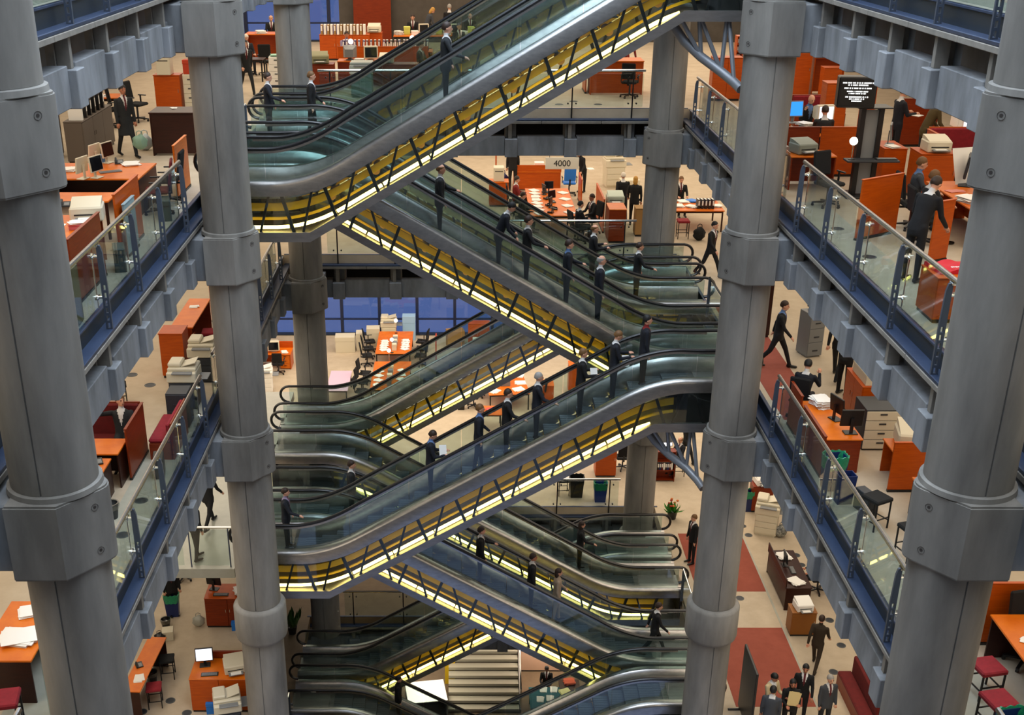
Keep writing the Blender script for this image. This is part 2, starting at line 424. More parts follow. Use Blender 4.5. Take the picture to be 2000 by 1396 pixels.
# ---------------------------------------------------------------- gallery edges: concrete grid, steel channel, balustrades
SY = DY / 6
def m_post():
    m = MB()
    for y0, y1 in ((-0.115, -0.085), (-0.045, -0.015)): m.box(-0.022, y0, 0.087, 0.022, y1, 0.86)
    for k in range(7): m.box(-0.022, -0.085, 0.09 + k * 0.122, 0.022, -0.045, 0.09 + k * 0.122 + 0.04)
    m.prism_x([(-0.115, 0.86), (-0.015, 0.86), (-0.03, 1.34), (-0.055, 1.44), (-0.115, 1.46)], -0.022, 0.022)
    return m
def m_clamp():
    m = MB().cyl((0, 0.02, 0), (0, -0.09, 0), 0.022, n=8).cyl((0, -0.06, 0), (0, -0.09, 0), 0.045, n=10)
    return m.cyl((-0.09, -0.07, 0), (0.09, -0.07, 0), 0.02, n=8)
def edge(s, l, frm, to, S, centers, rz, org, nm, rail_spans, far=False):
    """a gallery edge; local x runs along it, local y points into the atrium, zero at the nosing"""
    z = J(l); loc = (org[0], org[1], z)
    ce = struct('ceiling', f'concrete beam grid under the {nm} gallery edge', loc, rz)
    tr = struct('trim_%d' % (60 + l * 4 + {'left': 0, 'right': 1, 'far': 2}[nm]), f'steel channel and nosing along the {nm} gallery edge', loc, rz)
    k = f'{S:.2f}'
    for c in centers:
        ob('pilaster', shared('pilaster', lambda: MB().cbox(-0.19, -0.42, -1.03, 0.19, -0.0, -0.49, 0.012), CONC_D), ce, (c, 0, 0))
        ob('stub', shared('stub', lambda: MB().cbox(-0.02, -0.30, -0.49, 0.09, -0.10, -0.04, 0.006).box(0.11, -0.42, -0.49, 0.16, -0.3, -0.04), NOSE), ce, (c, 0, 0))
        ob('cross_beam', shared('cross_beam', lambda: MB().box(-0.16, -8.5, -1.0, 0.16, -0.42, -0.05), CONC_D), ce, (c, 0, 0))
        ob('beam_panel', shared('beam_panel|' + k, lambda: MB().cbox(0.19, -0.44, -1.01, S - 0.19, -0.125, -0.43, 0.012), CONC_D), ce, (c, 0, 0))
        ob('void_shade_sheet', shared('void_shade_sheet|' + k, lambda: MB().box(0.17, -0.98, -0.9, S - 0.17, -0.95, -0.05), DARK), ce, (c, 0, 0))  # dark sheet added so the recess reads as deep shade
        ob('nosing', shared('nosing|' + k, lambda: MB().cbox(-S / 2 + 0.006, -0.3, -0.035, S / 2 - 0.006, 0.0, 0.05, 0.008), NOSE), tr, (c, 0, 0))
    ob('ledge', (MB().cbox(frm, -0.24, 0.051, to, -0.01, 0.11, 0.01), BLUE), tr)
    ob('fascia', (MB().box(frm, -0.26, 0.056, to, -0.22, 0.36), NAVY), tr)
    ob('top_angle', (MB().cbox(frm, -0.27, 0.36, to, -0.19, 0.40, 0.006), BLUE), tr)
    for i, (a, b, lab) in enumerate(rail_spans):
        bl = thing('balustrade', lab, 'balustrade', loc, rz, 'gallery balustrades')
        ps = [c for c in centers if a - 0.01 <= c <= b + 0.01]
        zr = 1.50
        ob('handrail', (MB().tube([(a, -0.12, zr), (b, -0.12, zr)], 0.038, 10), STEEL if not far else CHROME), bl)
        ends = [a] + ps + [b]
        for c in ps:
            if far:
                ob('post', shared('post|far', lambda: MB().cyl((0, -0.12, 0.0), (0, -0.12, 1.48), 0.022, n=8), BLACKM), bl, (c, 0, 0))
            else:
                ob('post', shared('post|side', m_post, POSTM), bl, (c, 0, 0))
                ob('rod', shared('rod', lambda: MB().cyl((0.0, -0.2, 0.45), (0.0, -0.2, 1.32), 0.012, n=8), CHROME), bl, (c, 0, 0))
                ob('bracket', shared('rail_bracket', lambda: MB().cbox(-0.06, -0.15, 1.43, 0.06, -0.08, 1.465, 0.006), CHROME), bl, (c, 0, 0))
                for zc in (0.62, 1.27): ob('clamp', shared('clamp', m_clamp, CHROME), bl, (c, -0.12, zc))
            if far:
                for dx in (-0.12, 0.12):
                    for zc in (0.55, 1.3): ob('fixing', shared('fixing', lambda: MB().cyl((0, -0.14, 0), (0, -0.09, 0), 0.025, n=8), BLACKM), bl, (c + dx, 0, zc))
        for p, q in zip(ends, ends[1:]):
            if q - p > 0.3:
                ww = q - p - 0.06
                ob('glass_panel', shared(f'glass_panel|{ww:.2f}', lambda: MB().box(0, -0.2, 0.44, ww, -0.188, 1.40), GL), bl, (p + 0.03, 0, 0))
CY = [Y0 + 0.15 + SY * (0.5 + k) for k in range(-7, 12)]
CF = [-0.9 + 1.8 * k for k in range(-3, 5)]
stn = {4: 'upper', 3: 'middle', 2: 'lower'}
for l in (4, 3, 2):
    Ls = [(-23.0, -12.9, f'glass balustrade with slotted posts, {stn[l]} left gallery, between the near columns'), (-11.9, 0.0, f'glass balustrade with slotted posts, {stn[l]} left gallery, this side of the nearest column')]
    Rs = [(12.9, 23.0, f'glass balustrade with slotted posts, {stn[l]} right gallery, between the near columns'), (0.0, 11.9, f'glass balustrade with slotted posts, {stn[l]} right gallery, this side of the nearest column')]
    if l % 2: Rs.append((24.3, 34.4, f'glass balustrade with slotted posts, {stn[l]} right gallery, beside the escalators'))
    else: Ls.append((-34.4, -24.3, f'glass balustrade with slotted posts, {stn[l]} left gallery, beside the escalators'))
    edge(-1, l, -35.7, 2.0, SY, [-c for c in CY][::-1], -PI / 2, (-6.0, 0), 'left', Ls)
    edge(1, l, -2.0, 35.7, SY, CY, PI / 2, (6.0, 0), 'right', Rs)
    edge(0, l, -6.2, 6.2, 1.8, CF, PI, (0, 35.72), 'far', [(-4.85, 4.85, f'frameless glass balustrade along the {stn[l]} far gallery')], True)
for l, lab in ((0, 'frameless glass balustrade at the far edge of the ground floor'), (-1, 'frameless glass balustrade at the far edge of the lowest floor')):
    edge(0, l, -6.2, 6.2, 1.8, CF, PI, (0, 35.72), 'far', [(-4.85, 4.85, lab)], True)
# ---------------------------------------------------------------- escalators (canonical: low end at -x, joint height of the low storey is zero)
XB, XE, TT = 3.85, 6.05, 0.75
TAN_ = HH / (2 * XB)
def gfrac(x):
    a = min(1, max(0, (x + XB + TT) / (2 * TT))); b = min(1, max(0, (x - XB + TT) / (2 * TT)))
    return a - b
def zline(x):
    def ramp(t):                                 # integral of clamp((t+TT)/(2TT))
        if t < -TT: return 0
        if t > TT: return t
        return (t + TT) ** 2 / (4 * TT)
    return TAN_ * (ramp(x + XB) - ramp(x - XB))
def zsharp(x): return TAN_ * (min(max(x, -XB), XB) + XB)
EW = 1.72
XS = sorted(set([-XE + 0.1 * 0] + [-5.2, -4.8] + [round(-4.7 + 0.15 * i, 3) for i in range(0, 13)] + [-2.5, -1, 0, 1, 2.5] + [round(2.9 + 0.15 * i, 3) for i in range(0, 13)] + [4.8, 5.2, XE]))
XSH = [-XE, -XB, XB, XE]
def zr_(x): return zline(x) + 1.38 + 0.14 * gfrac(x)
def fb_(x): return zline(x) + 0.42 - 0.06 * gfrac(x)
def ft_(x): return zline(x) + 0.74 + 0.02 * gfrac(x)
def rail_path():
    p = []
    n = 10
    for i in range(n + 1):                        # low newel
        a = -PI / 2 - PI * i / n
        p.append((-XE + 0.1 + 0.27 * math.cos(a), 0, zr_(-XE) - 0.27 + 0.27 * math.sin(a)))
    p += [(x, 0, zr_(x)) for x in XS[1:-1]]
    for i in range(n + 1):
        a = PI / 2 - PI * i / n
        p.append((XE - 0.1 + 0.27 * math.cos(a), 0, zr_(XE) - 0.27 + 0.27 * math.sin(a)))
    return p
def e_chord(): return MB().sweep(XSH, lambda x: [(0, zsharp(x) - 0.57), (0, zsharp(x) - 0.36), (EW, zsharp(x) - 0.36), (EW, zsharp(x) - 0.57)])
def e_fascia():
    def sec(x):
        b, t = fb_(x), ft_(x)
        return [(0.0, b), (0.0, t - 0.1), (0.02, t - 0.04), (0.06, t - 0.01), (0.12, t), (0.2, t - 0.005), (0.205, t - 0.06), (0.10, t - 0.06), (0.05, b)]
    return MB().sweep(XS, sec)
def e_inner():
    def sec(x):
        t = ft_(x); z = zline(x)
        return [(0.2, t - 0.02), (0.27, t - 0.08), (0.33, z + 0.42), (0.33, z + 0.3), (0.31, z + 0.3), (0.2, t - 0.06)]
    return MB().sweep(XS, sec)
def e_strip(): return MB().sweep(XS[1:-1], lambda x: [(0.17, zr_(x) - 0.085), (0.17, zr_(x) - 0.035), (0.23, zr_(x) - 0.035), (0.23, zr_(x) - 0.085)])
def e_glass(a, b):
    xs = [a] + [x for x in XS if a < x < b] + [b]
    return MB().sweep(xs, lambda x: [(0.194, ft_(x) - 0.01), (0.194, zr_(x) - 0.06), (0.206, zr_(x) - 0.06), (0.206, ft_(x) - 0.01)])
def e_side_glass(a, b):
    xs = [a] + [x for x in XS if a < x < b] + [b]
    return MB().sweep(xs, lambda x: [(0.03, zsharp(x) - 0.36), (0.03, fb_(x)), (0.036, fb_(x)), (0.036, zsharp(x) - 0.36)])
def e_track(y, a, b, th=0.05):
    xs = [-XE + 0.5] + [x for x in XS if -5.5 < x < 4.2] + [4.3]
    return MB().sweep(xs, lambda x: [(y, zline(x) - 0.57 + a), (y, zline(x) - 0.57 + b), (y + th, zline(x) - 0.57 + b), (y + th, zline(x) - 0.57 + a)])
def e_tube(a, b, y):
    xs = [a + (b - a) * i / 4 for i in range(5)]
    return MB().tube([(x, y, zline(x) - 0.57 + 0.285) for x in xs], 0.038, 8)
def e_plate(a, b, z):
    return MB().box(a, 0.33, z + 0.33, b, EW - 0.33, z + 0.38)
def e_comb(x, z, d):
    m = MB()
    for k in range(22): m.box(x, 0.35 + k * 0.048, z + 0.38, x + d * 0.16, 0.35 + k * 0.048 + 0.02, z + 0.386)
    return m
def e_step():
    m = MB().prism_y([(-0.2, 0), (0.2, 0), (0.2, -0.02), (-0.17, -0.02), (-0.185, -0.12), (-0.15, -0.2), (-0.165, -0.2), (-0.205, -0.12)], 0.34, EW - 0.34)
    for k in range(10): m.box(-0.2, 0.36 + k * 0.1, 0.0, 0.2, 0.36 + k * 0.1 + 0.05, 0.006)
    return m
def brace(p, q, w, t=0.03):
    d = (Vector(q) - Vector(p)); n = Vector((-d.z, 0, d.x)).normalized() * w / 2
    a, b = Vector(p), Vector(q)
    poly = [(v.x, v.z) for v in (a - n, b - n, b + n, a + n)]
    return MB().prism_y(poly, -t, t)
def escalator(y, llo, d, label):
    z = J(llo)
    e = thing('escalator', label, 'escalator', (0, y, z), 0, 'atrium escalators')
    def put(name, key, fn, m, loc=(0, 0, 0), ang=35):
        k = f'{key}|{d}'
        if k not in CACHE:
            b = fn()
            if d < 0: b.mirror_x()
            CACHE[k] = b.mesh(key.split('|')[0], m, ang=ang)
        return ob(name, CACHE[k], e, (loc[0] * d, loc[1], loc[2]))
    def far(fn):                                  # mirrored across the width
        def g():
            b = fn(); b.v = [(x, EW - yy, zz) for x, yy, zz in b.v]; b.f = [f[::-1] for f in b.f]; return b
        return g
    put('bottom_chord', 'bottom_chord', e_chord, STEEL_D)
    for sd, w in (('near', lambda f: f), ('far', far)):
        put('fascia', 'fascia|' + sd, w(e_fascia), STEEL, ang=50)
        put('inner_skirt', 'inner_skirt|' + sd, w(e_inner), STEEL, ang=50)
        put('rail_strip', 'rail_strip|' + sd, w(e_strip), STEEL)
        hr = put('handrail', 'handrail|' + sd, w(lambda: MB().tube([(a, 0.2, c) for a, b, c in rail_path()], 0.05, 10, 0.8)), RUBBER)
        cuts = [-XE + 0.1, -4.75, -3.3, -1.85, -0.6, 0.6, 1.85, 3.3, 4.75, XE - 0.1]
        for i, (a, b) in enumerate(zip(cuts, cuts[1:])):
            put('glass_panel', f'glass_panel|{sd}{i}', w(lambda: e_glass(a + 0.006, b - 0.006)), GL_E)
        for nm, yy, a, b in (('upper_track', 0.24, 0.62, 0.79), ('lower_track', 0.22, 0.43, 0.49)):
            put(nm, nm + '|' + sd, w(lambda: e_track(yy, a, b)), YEL)
        n = 9
        for i in range(n if sd == 'near' else 0):
            a = -5.3 + 9.1 * i / n
            put('fluorescent_tube', f'fluorescent_tube|{sd}{i}', w(lambda: e_tube(a + 0.02, a + 9.1 / n - 0.02, 0.17)), TUBE)
        k = 0
        P = 0.92; x = -5.35
        while x < 5.2:
            x1, x2 = x + 0.24, x + 0.43; x3 = x + 0.66
            for p0, p1, w_ in ((x, x1, 0.07), (x3, x2, 0.05)):
                zt, zb = fb_(p0) + 0.02, zsharp(p1) - 0.38
                put('brace', f'brace|{sd}{k}', w(lambda: (lambda b: b.xf(Matrix.Translation((0, 0.08, 0))))(brace((p0, 0, zt), (p1, 0, zb), w_))), BLACKM); k += 1
            x += P
        put('landing_shade_panel', 'landing_shade_panel|' + sd, w(lambda: MB().box(4.35, 0.12, HH - 0.36, XE - 0.05, 0.14, HH + 0.42)), DARK)  # dark sheet added to make the unlit upper landing look black
        put('side_glass', 'side_glass|' + sd, w(lambda: e_side_glass(-XE + 0.2, XE - 0.2)), GL)
    put('landing_plate', 'landing_plate|lo', lambda: e_plate(-XE - 0.15, -4.9, 0), STEEL_D)
    put('landing_plate', 'landing_plate|hi', lambda: e_plate(4.9, XE + 0.15, HH), STEEL_D)
    put('comb', 'comb|lo', lambda: e_comb(-4.9, 0, 1), STEEL)
    put('comb', 'comb|hi', lambda: e_comb(4.74, HH, 1), STEEL)
    xs = [-4.72 + 0.394 * i for i in range(25)]
    for x in xs:
        put('step', 'step', e_step, TREAD, (x, 0, zline(x) + 0.36))
    for i in range(8):
        x = -3.4 + 0.97 * i
        put('return_roller', 'return_roller', lambda: MB().cyl((0, 0.5, 0), (0, EW - 0.5, 0), 0.09, n=12), TAN, (x, 0, zline(x) + 0.03))
    for x, zz in ((-XE, 0), (XE - 0.04, HH)):
        put('end_plate', f'end_plate|{zz}', lambda: MB().box(x, 0.06, zz - 0.36, x + 0.04, EW - 0.06, zz + 0.33), DARK)
    return e
ROW = (24.62, 26.45, 30.10, 32.05)
E_T = 'escalator with yellow-lit truss, '
for r, l, d, t in (
    (0, 3, 1, 'topmost, crossing the front'), (3, 3, 1, 'rising behind the topmost one to the upper far right'),
    (1, 2, -1, 'front one of the upper pair falling to the right'), (2, 2, -1, 'rear one of the upper pair falling to the right'),
    (0, 1, 1, 'mid-height front one carrying the queue of riders'), (3, 1, 1, 'small far one rising at mid height behind the others'),
    (1, 0, -1, 'front one of the lower pair falling to the right'), (2, 0, -1, 'rear one of the lower pair falling to the right'),
    (0, -1, 1, 'lowest at the bottom right in front of the column'), (3, -1, 1, 'small far one at the bottom left, short lit truss'),
    (2, -2, -1, 'at the bottom left edge, sinking out of the picture'), (1, -2, -1, 'in front at the bottom left edge, sinking out of the picture')):
    escalator(ROW[r], l, d, E_T + t)
# ---------------------------------------------------------------- people
def capsule(m, a, b, ra, rb, n=10):
    a, b = Vector(a), Vector(b); d = (b - a)
    pts, rs = [], []
    L = d.length or 1e-4; t = d / L
    for k in range(4): q = PI / 2 * (1 - k / 3); pts.append(a - t * (ra * math.sin(q))); rs.append(max(ra * math.cos(q), 0.002))
    for k in range(4): q = PI / 2 * (k / 3); pts.append(b + t * (rb * math.sin(q))); rs.append(max(rb * math.cos(q), 0.002))
    m.tube(pts, rs, n)
def person_mesh(key, lean=0.03, legs=((0, 0), (0, 0)), arms=((0.05, 0.12, 0.2), (0.05, 0.12, 0.2)), head=(0, 0), sit=False, skirt=False, coat=0.0):
    """faces -y; legs: (hip forward, knee bend) left/right; arms: (forward, out, elbow); head: (nod, turn)"""
    key = 'person_mesh|' + key
    if key in CACHE: return CACHE[key]
    segs = []                                        # (a, b, radius, region)
    m = MB()
    def limb(a, b, ra, rb, reg):
        capsule(m, a, b, ra, rb); segs.append((Vector(a), Vector(b), (ra + rb) / 2, reg))
    dirf = lambda a: Vector((0, -math.sin(a), -math.cos(a)))
    low = []
    ank = []
    hip0 = Vector((0, 0, 0))
    for s, (h, k) in zip((1, -1), legs):
        hp = hip0 + Vector((0.092 * s, 0, -0.02)); kn = hp + dirf(h) * 0.43 + Vector((0.012 * s, 0, 0)); an = kn + dirf(h - k) * 0.40
        limb(hp, kn, 0.088, 0.062, 1); limb(kn, an, 0.06, 0.045, 1)
        ft = Vector((0.02 * s, -1, 0)) if abs(h - k) < 0.9 else dirf(h - k + PI / 2)
        fd = Vector((0.02 * s, -math.cos((h - k) * 0.5), -0.0 - 0.25 * max(0, k - h)))
        limb(an + Vector((0, 0.03, -0.045)), an + fd * 0.17 + Vector((0, 0, -0.055)), 0.042, 0.033, 5)
        low.append(an.z - 0.095)
    T = Matrix.Rotation(lean, 3, 'X')                # lean forward: top moves to -y
    up = lambda x, y, z: T @ Vector((x, y, z))
    prof = [(-0.16 if not sit else -0.08, 0.165, 0.118), (-0.06, 0.172, 0.122), (0.08, 0.155, 0.112), (0.2, 0.158, 0.113), (0.34, 0.182, 0.122), (0.44, 0.19, 0.112), (0.50, 0.14, 0.085), (0.535, 0.07, 0.06)]
    if coat: prof = [(-0.16 - coat, 0.2, 0.15)] + prof
    N = 16; vs = []
    for z, rx, ry in prof:
        for i in range(N):
            a = 2 * PI * i / N
            R_ = T if z > -0.02 else Matrix.Identity(3)
            vs.append(R_ @ Vector((rx * math.cos(a), ry * math.sin(a), z)))
    fs = [(j * N + i, j * N + (i + 1) % N, (j + 1) * N + (i + 1) % N, (j + 1) * N + i) for j in range(len(prof) - 1) for i in range(N)]
    fs += [tuple(range(N - 1, -1, -1)), tuple(range((len(prof) - 1) * N, len(prof) * N))]
    m.add(vs, fs)
    segs += [(up(0, 0, 0), up(0, 0, 0.48), 0.15, 0), (Vector((0, 0, -0.1 - coat)), Vector((0, 0, 0)), 0.16, 0)]
    if skirt: segs.append((Vector((0, 0, -0.3)), Vector((0, 0, -0.1)), 0.17, 1)); capsule(m, (0, 0, -0.12), (0, -0.01, -0.4), 0.16, 0.15)
    hands = []
    for s, (f, o, e) in zip((1, -1), arms):
        sh = up(0.185 * s, 0.0, 0.455)
        d1 = T @ Vector((s * math.sin(o), -math.sin(f) * math.cos(o), -math.cos(f) * math.cos(o)))
        o2 = o * 0.2 - (0.25 if e > 0.9 else 0.0)
        d2 = T @ Vector((s * math.sin(o2), -math.sin(f + e) * math.cos(o2), -math.cos(f + e) * math.cos(o2)))
        el = sh + d1 * 0.28; wr = el + d2 * 0.24
        limb(sh, el, 0.056, 0.046, 0); limb(el, wr, 0.047, 0.036, 0)
        limb(wr + d2 * 0.02, wr + d2 * 0.075, 0.026, 0.036, 2)
        hands.append((wr + d2 * 0.075, d2, s))
    nb = up(0, 0.01, 0.52)
    Hm = T @ Matrix.Rotation(head[1], 3, 'Z') @ Matrix.Rotation(head[0], 3, 'X')
    hc = nb + T @ Vector((0, -0.015, 0.085)) + Hm @ Vector((0, -0.01, 0.085))
    hv = lambda x, y, z: hc + Hm @ Vector((x, y, z))
    limb(nb - T @ Vector((0, 0, 0.02)), hv(0, 0.01, -0.08), 0.056, 0.052, 2)
    k0 = len(m.v)
    m.sphere((0, 0, 0.02), 0.076, 0.094, 0.105, 16, 10); m.sphere((0, -0.03, -0.055), 0.052, 0.06, 0.062, 12, 8)
    m.sphere((0, -0.098, -0.015), 0.016, 0.022, 0.028, 8, 6)
    for s in (1, -1): m.sphere((0.077 * s, 0.005, -0.005), 0.012, 0.022, 0.033, 8, 6)
    for i in range(k0, len(m.v)): m.v[i] = tuple(hv(*m.v[i]))
    segs.append((hv(0, 0, -0.05), hv(0, 0, 0.05), 0.085, 2))
    me = bpy.data.meshes.new('raw'); me.from_pydata([tuple(p) for p in m.v], [], m.f); me.update()
    tmp = bpy.data.objects.new('raw', me); COL.objects.link(tmp)
    rm = tmp.modifiers.new('r', 'REMESH'); rm.mode = 'VOXEL'; rm.voxel_size = 0.017
    sm = tmp.modifiers.new('s', 'SMOOTH'); sm.iterations = 3; sm.factor = 0.5
    dg = bpy.context.evaluated_depsgraph_get()
    out = bpy.data.meshes.new_from_object(tmp.evaluated_get(dg), depsgraph=dg)
    COL.objects.unlink(tmp); bpy.data.objects.remove(tmp)
    nv = len(out.vertices); co = np.empty(nv * 3); out.vertices.foreach_get('co', co); co = co.reshape(-1, 3)
    faces = [tuple(p.vertices) for p in out.polygons]
    fc = np.array([co[list(f)].mean(0) for f in faces])
    best = np.full(len(faces), 1e9); reg = np.zeros(len(faces), int)
    for a, b, r, g in segs:
        A = np.array(a); D = np.array(b) - A; L = max(D @ D, 1e-9)
        t = np.clip((fc - A) @ D / L, 0, 1); d = np.linalg.norm(fc - (A + t[:, None] * D), axis=1) - r
        hit = d < best; best[hit] = d[hit]; reg[hit] = g
    Ti = np.array(T.inverted()); loc = fc @ Ti.T
    front = (reg == 0) & (loc[:, 1] < -0.02) & (loc[:, 2] > 0.22) & (np.abs(loc[:, 0]) < (loc[:, 2] - 0.2) * 0.22)
    reg[front] = 3
    reg[front & (np.abs(loc[:, 0]) < 0.02)] = 4
    reg[(reg == 0) & (loc[:, 2] > 0.49) & (np.abs(loc[:, 0]) < 0.075)] = 3
    V = [tuple(c) for c in co]; F = list(faces); R = list(reg)
    x = MB()
    for base, d2, s in hands:                         # five fingers, curled
        side = d2.cross(Vector((0, 0, 1)) if abs(d2.z) < 0.9 else Vector((0, -1, 0))).normalized(); nrm = side.cross(d2).normalized()
        for i, L in enumerate((0.066, 0.075, 0.07, 0.055)):
            p = base + side * ((i - 1.5) * 0.018); c1 = (d2 * 0.85 - nrm * 0.5).normalized(); c2 = (d2 * 0.3 - nrm * 0.95).normalized()
            x.tube([p - d2 * 0.02, p + d2 * L * 0.35, p + d2 * L * 0.35 + c1 * L * 0.35, p + d2 * L * 0.35 + c1 * L * 0.35 + c2 * L * 0.3], [0.011, 0.0105, 0.0095, 0.007], 6)
        p = base - d2 * 0.045 + side * (0.03 * s)
        x.tube([p, p + side * (0.022 * s) + d2 * 0.03, p + side * (0.018 * s) + d2 * 0.055 - nrm * 0.02], [0.013, 0.0115, 0.008], 6)
    o = len(V); V += x.v; F += [tuple(i + o for i in f) for f in x.f]; R += [2] * len(x.f)
    x = MB()
    for s in (1, -1): x.sphere((0.032 * s, -0.088, 0.012), 0.012, 0.008, 0.007, 8, 6)
    x.sphere((0, -0.086, -0.062), 0.022, 0.008, 0.006, 8, 6)
    for s in (1, -1): x.sphere((0.032 * s, -0.089, 0.032), 0.02, 0.006, 0.005, 8, 6)
    o = len(V); V += [tuple(hv(*p)) for p in x.v]; F += [tuple(i + o for i in f) for f in x.f]; R += [6] * len(x.f)
    out2 = bpy.data.meshes.new('person_mesh'); out2.from_pydata(V, [], F); out2.update()
    for i in range(7): out2.materials.append(CONC)
    out2.polygons.foreach_set('material_index', [int(r) for r in R])
    out2.polygons.foreach_set('use_smooth', [True] * len(F))
    drop = -min(low) if not sit else 0.0
    CACHE[key] = (out2, drop, (hc, Hm.to_quaternion()))
    return CACHE[key]
def hair_mesh(kind):
    def cap():
        m = MB()
        m.sphere((0, 0.014, 0.036), 0.086, 0.1, 0.102, 16, 10)
        if kind == 'long': m.sphere((0, 0.05, -0.05), 0.085, 0.07, 0.14, 14, 8); return m
        m.v = [(x, y + (0.0 if z > 0.02 else 0.012), max(z, -0.035 + (0.085 if y < -0.03 else 0.0))) for x, y, z in m.v]
        if kind == 'thin': m.v = [(x * 1.0, y, min(z, 0.07)) for x, y, z in m.v]
        return m
    return cap
SKIN = [mat('skin_fair', 'd9a184', 0.55), mat('skin_tan', 'b9785a', 0.55), mat('skin_brown', '7a4a34', 0.55)]
HAIR = {k: mat('hair_' + k, c, 0.6) for k, c in dict(brown='2e1c10', black='0d0b0b', grey='9a9690', blond='b98a3c', white='d8cfc0', fair='6b4a26').items()}
CLOTH = {k: mat('cloth_' + k, c, 0.85) for k, c in dict(navy='10141f', black='0b0b0e', charcoal='1d2023', grey='3c4047', brown='2f2416', olive='4a3d1c', white='d5d3d0', blue='5d7aa8', lilac='8d7f9a', cream='c8b48c', red='7a1a18', tie='5d1b22', beige='a08c78').items()}
SHOE = mat('black_shoe_leather', '0a0908', 0.35); EYE = mat('eye_and_brow', '1c1210', 0.5)
POSES = dict(
    stand=dict(), stand2=dict(legs=((0.12, 0.05), (-0.1, 0.05)), arms=((0.25, 0.15, 0.6), (-0.05, 0.15, 0.3))),
    rail=dict(arms=((0.1, 0.1, 0.3), (0.55, 0.25, 0.75))), railL=dict(arms=((0.55, 0.25, 0.75), (0.1, 0.1, 0.3))),
    read=dict(arms=((0.35, 0.1, 1.35), (0.35, 0.1, 1.35)), head=(0.35, 0)),
    walk=dict(lean=0.08, legs=((0.45, 0.12), (-0.35, 0.35)), arms=((-0.4, 0.12, 0.25), (0.45, 0.12, 0.4))),
    bend=dict(lean=0.85, arms=((0.6, 0.15, 0.5), (0.5, 0.15, 0.5)), head=(0.2, 0)),
    lean=dict(lean=0.4, arms=((0.55, 0.2, 0.6), (0.55, 0.2, 0.6)), head=(0.2, 0)),
    sit=dict(sit=True, legs=((1.5, 1.5), (1.45, 1.5)), arms=((0.5, 0.12, 0.95), (0.5, 0.12, 0.95)), head=(0.15, 0)),
    sit_phone=dict(sit=True, lean=0.2, legs=((1.5, 1.4), (1.45, 1.6)), arms=((0.5, 0.12, 0.95), (0.8, 0.3, 2.1)), head=(0.15, 0.2)),
    sit_back=dict(sit=True, lean=-0.18, legs=((1.5, 1.3), (1.4, 1.2)), arms=((0.3, 0.1, 1.2), (1.7, 0.7, 1.5)), head=(-0.05, 0.6)),
    folder=dict(arms=((0.2, 0.12, 1.6), (0.35, 0.1, 1.3))),
    coat=dict(coat=0.22, legs=((0.3, 0.1), (-0.25, 0.25)), lean=0.06))
def person(label, loc, face, pose='stand', top='navy', leg=None, hair='brown', hk='short', skin=0, shirt='white', tie='tie', h=1.0, group=None):
    """face: direction looked at, 0 = towards the viewer, in radians counter-clockwise seen from above; sitters stand their seat height on loc.z"""
    me, drop, (hc, hq) = person_mesh(pose, **POSES[pose])
    o = bpy.data.objects.new('person', me); COL.objects.link(o)
    o.location = Vector(loc) + Vector((0, 0, (drop if drop else 0.10) * h)); o.rotation_euler = (0, 0, face); o.scale = (h, h, h)
    leg = leg or top
    for i, mm in enumerate((CLOTH[top], CLOTH[leg], SKIN[skin], CLOTH[shirt], CLOTH[tie], SHOE, EYE)):
        o.material_slots[i].link = 'OBJECT'; o.material_slots[i].material = mm
    if hk:
        hm = shared('hair|' + hk, hair_mesh(hk), HAIR['brown'])
        k = ob('hair', hm, o, hc); k.rotation_mode = 'QUATERNION'; k.rotation_quaternion = hq
        k.material_slots[0].link = 'OBJECT'; k.material_slots[0].material = HAIR[hair]
    return tag(o, label, 'person', group)
# ---------------------------------------------------------------- furniture kit (front = local -y)
WOOD = wood('orange_veneer', 'b04703', 'c25407'); WOOD_L = wood('light_orange_veneer', 'd06208', 'df7410'); WOOD_D = wood('red_brown_veneer', '742504', '862f07'); WOOD_K = wood('dark_stained_wood', '2a0d07', '341209')
CREAM = mat('cream_plastic', 'd9d0b8', 0.5); WHITE = mat('white_paper', 'f2efe8', 0.8); GREYP = mat('grey_plastic', '7d7f80', 0.5); BLACKP = mat('black_plastic', '141416', 0.4); CHAR = mat('charcoal_plastic', '2c3036', 0.5)
REDF = mat('red_upholstery', '7d1420', 0.9, 0, '8b1a26', 12); MAROON = mat('maroon_upholstery', '5d0f10', 0.9, 0, '6a1414', 12); BLKF = mat('black_upholstery', '0e0f10', 0.9); BLUEP = mat('blue_plastic', '14265c', 0.45); SKYB = mat('bright_blue_card', '1e78d8', 0.5); TEALB = mat('green_bin_liner', '1c7d58', 0.35, 0, '23946a', 30, bump=0.4)
SCR = {'blue': mat('screen_blue', '2a86e6', 0.3, emit=1.2), 'white': mat('screen_white', 'e6ecfa', 0.3, emit=1.3), 'off': mat('screen_dark', '10141c', 0.15), 'text': mat('screen_text', 'e8eef0', 0.4, emit=1.6)}
LAMPG = mat('lamp_globe', 'fff4dc', 0.4, emit=4.0)
CLEARB = glass('clear_bag', 'd8dcdc', 0.8, 0.25)
SEQ = [0]
def par(t, name, key, fn, m, loc=(0, 0, 0), rot=(0, 0, 0), label=None):
    o = ob(name, shared(f'{key}|{m.name}', fn, m), t, loc, rot)
    if label: o['label'] = label
    return o
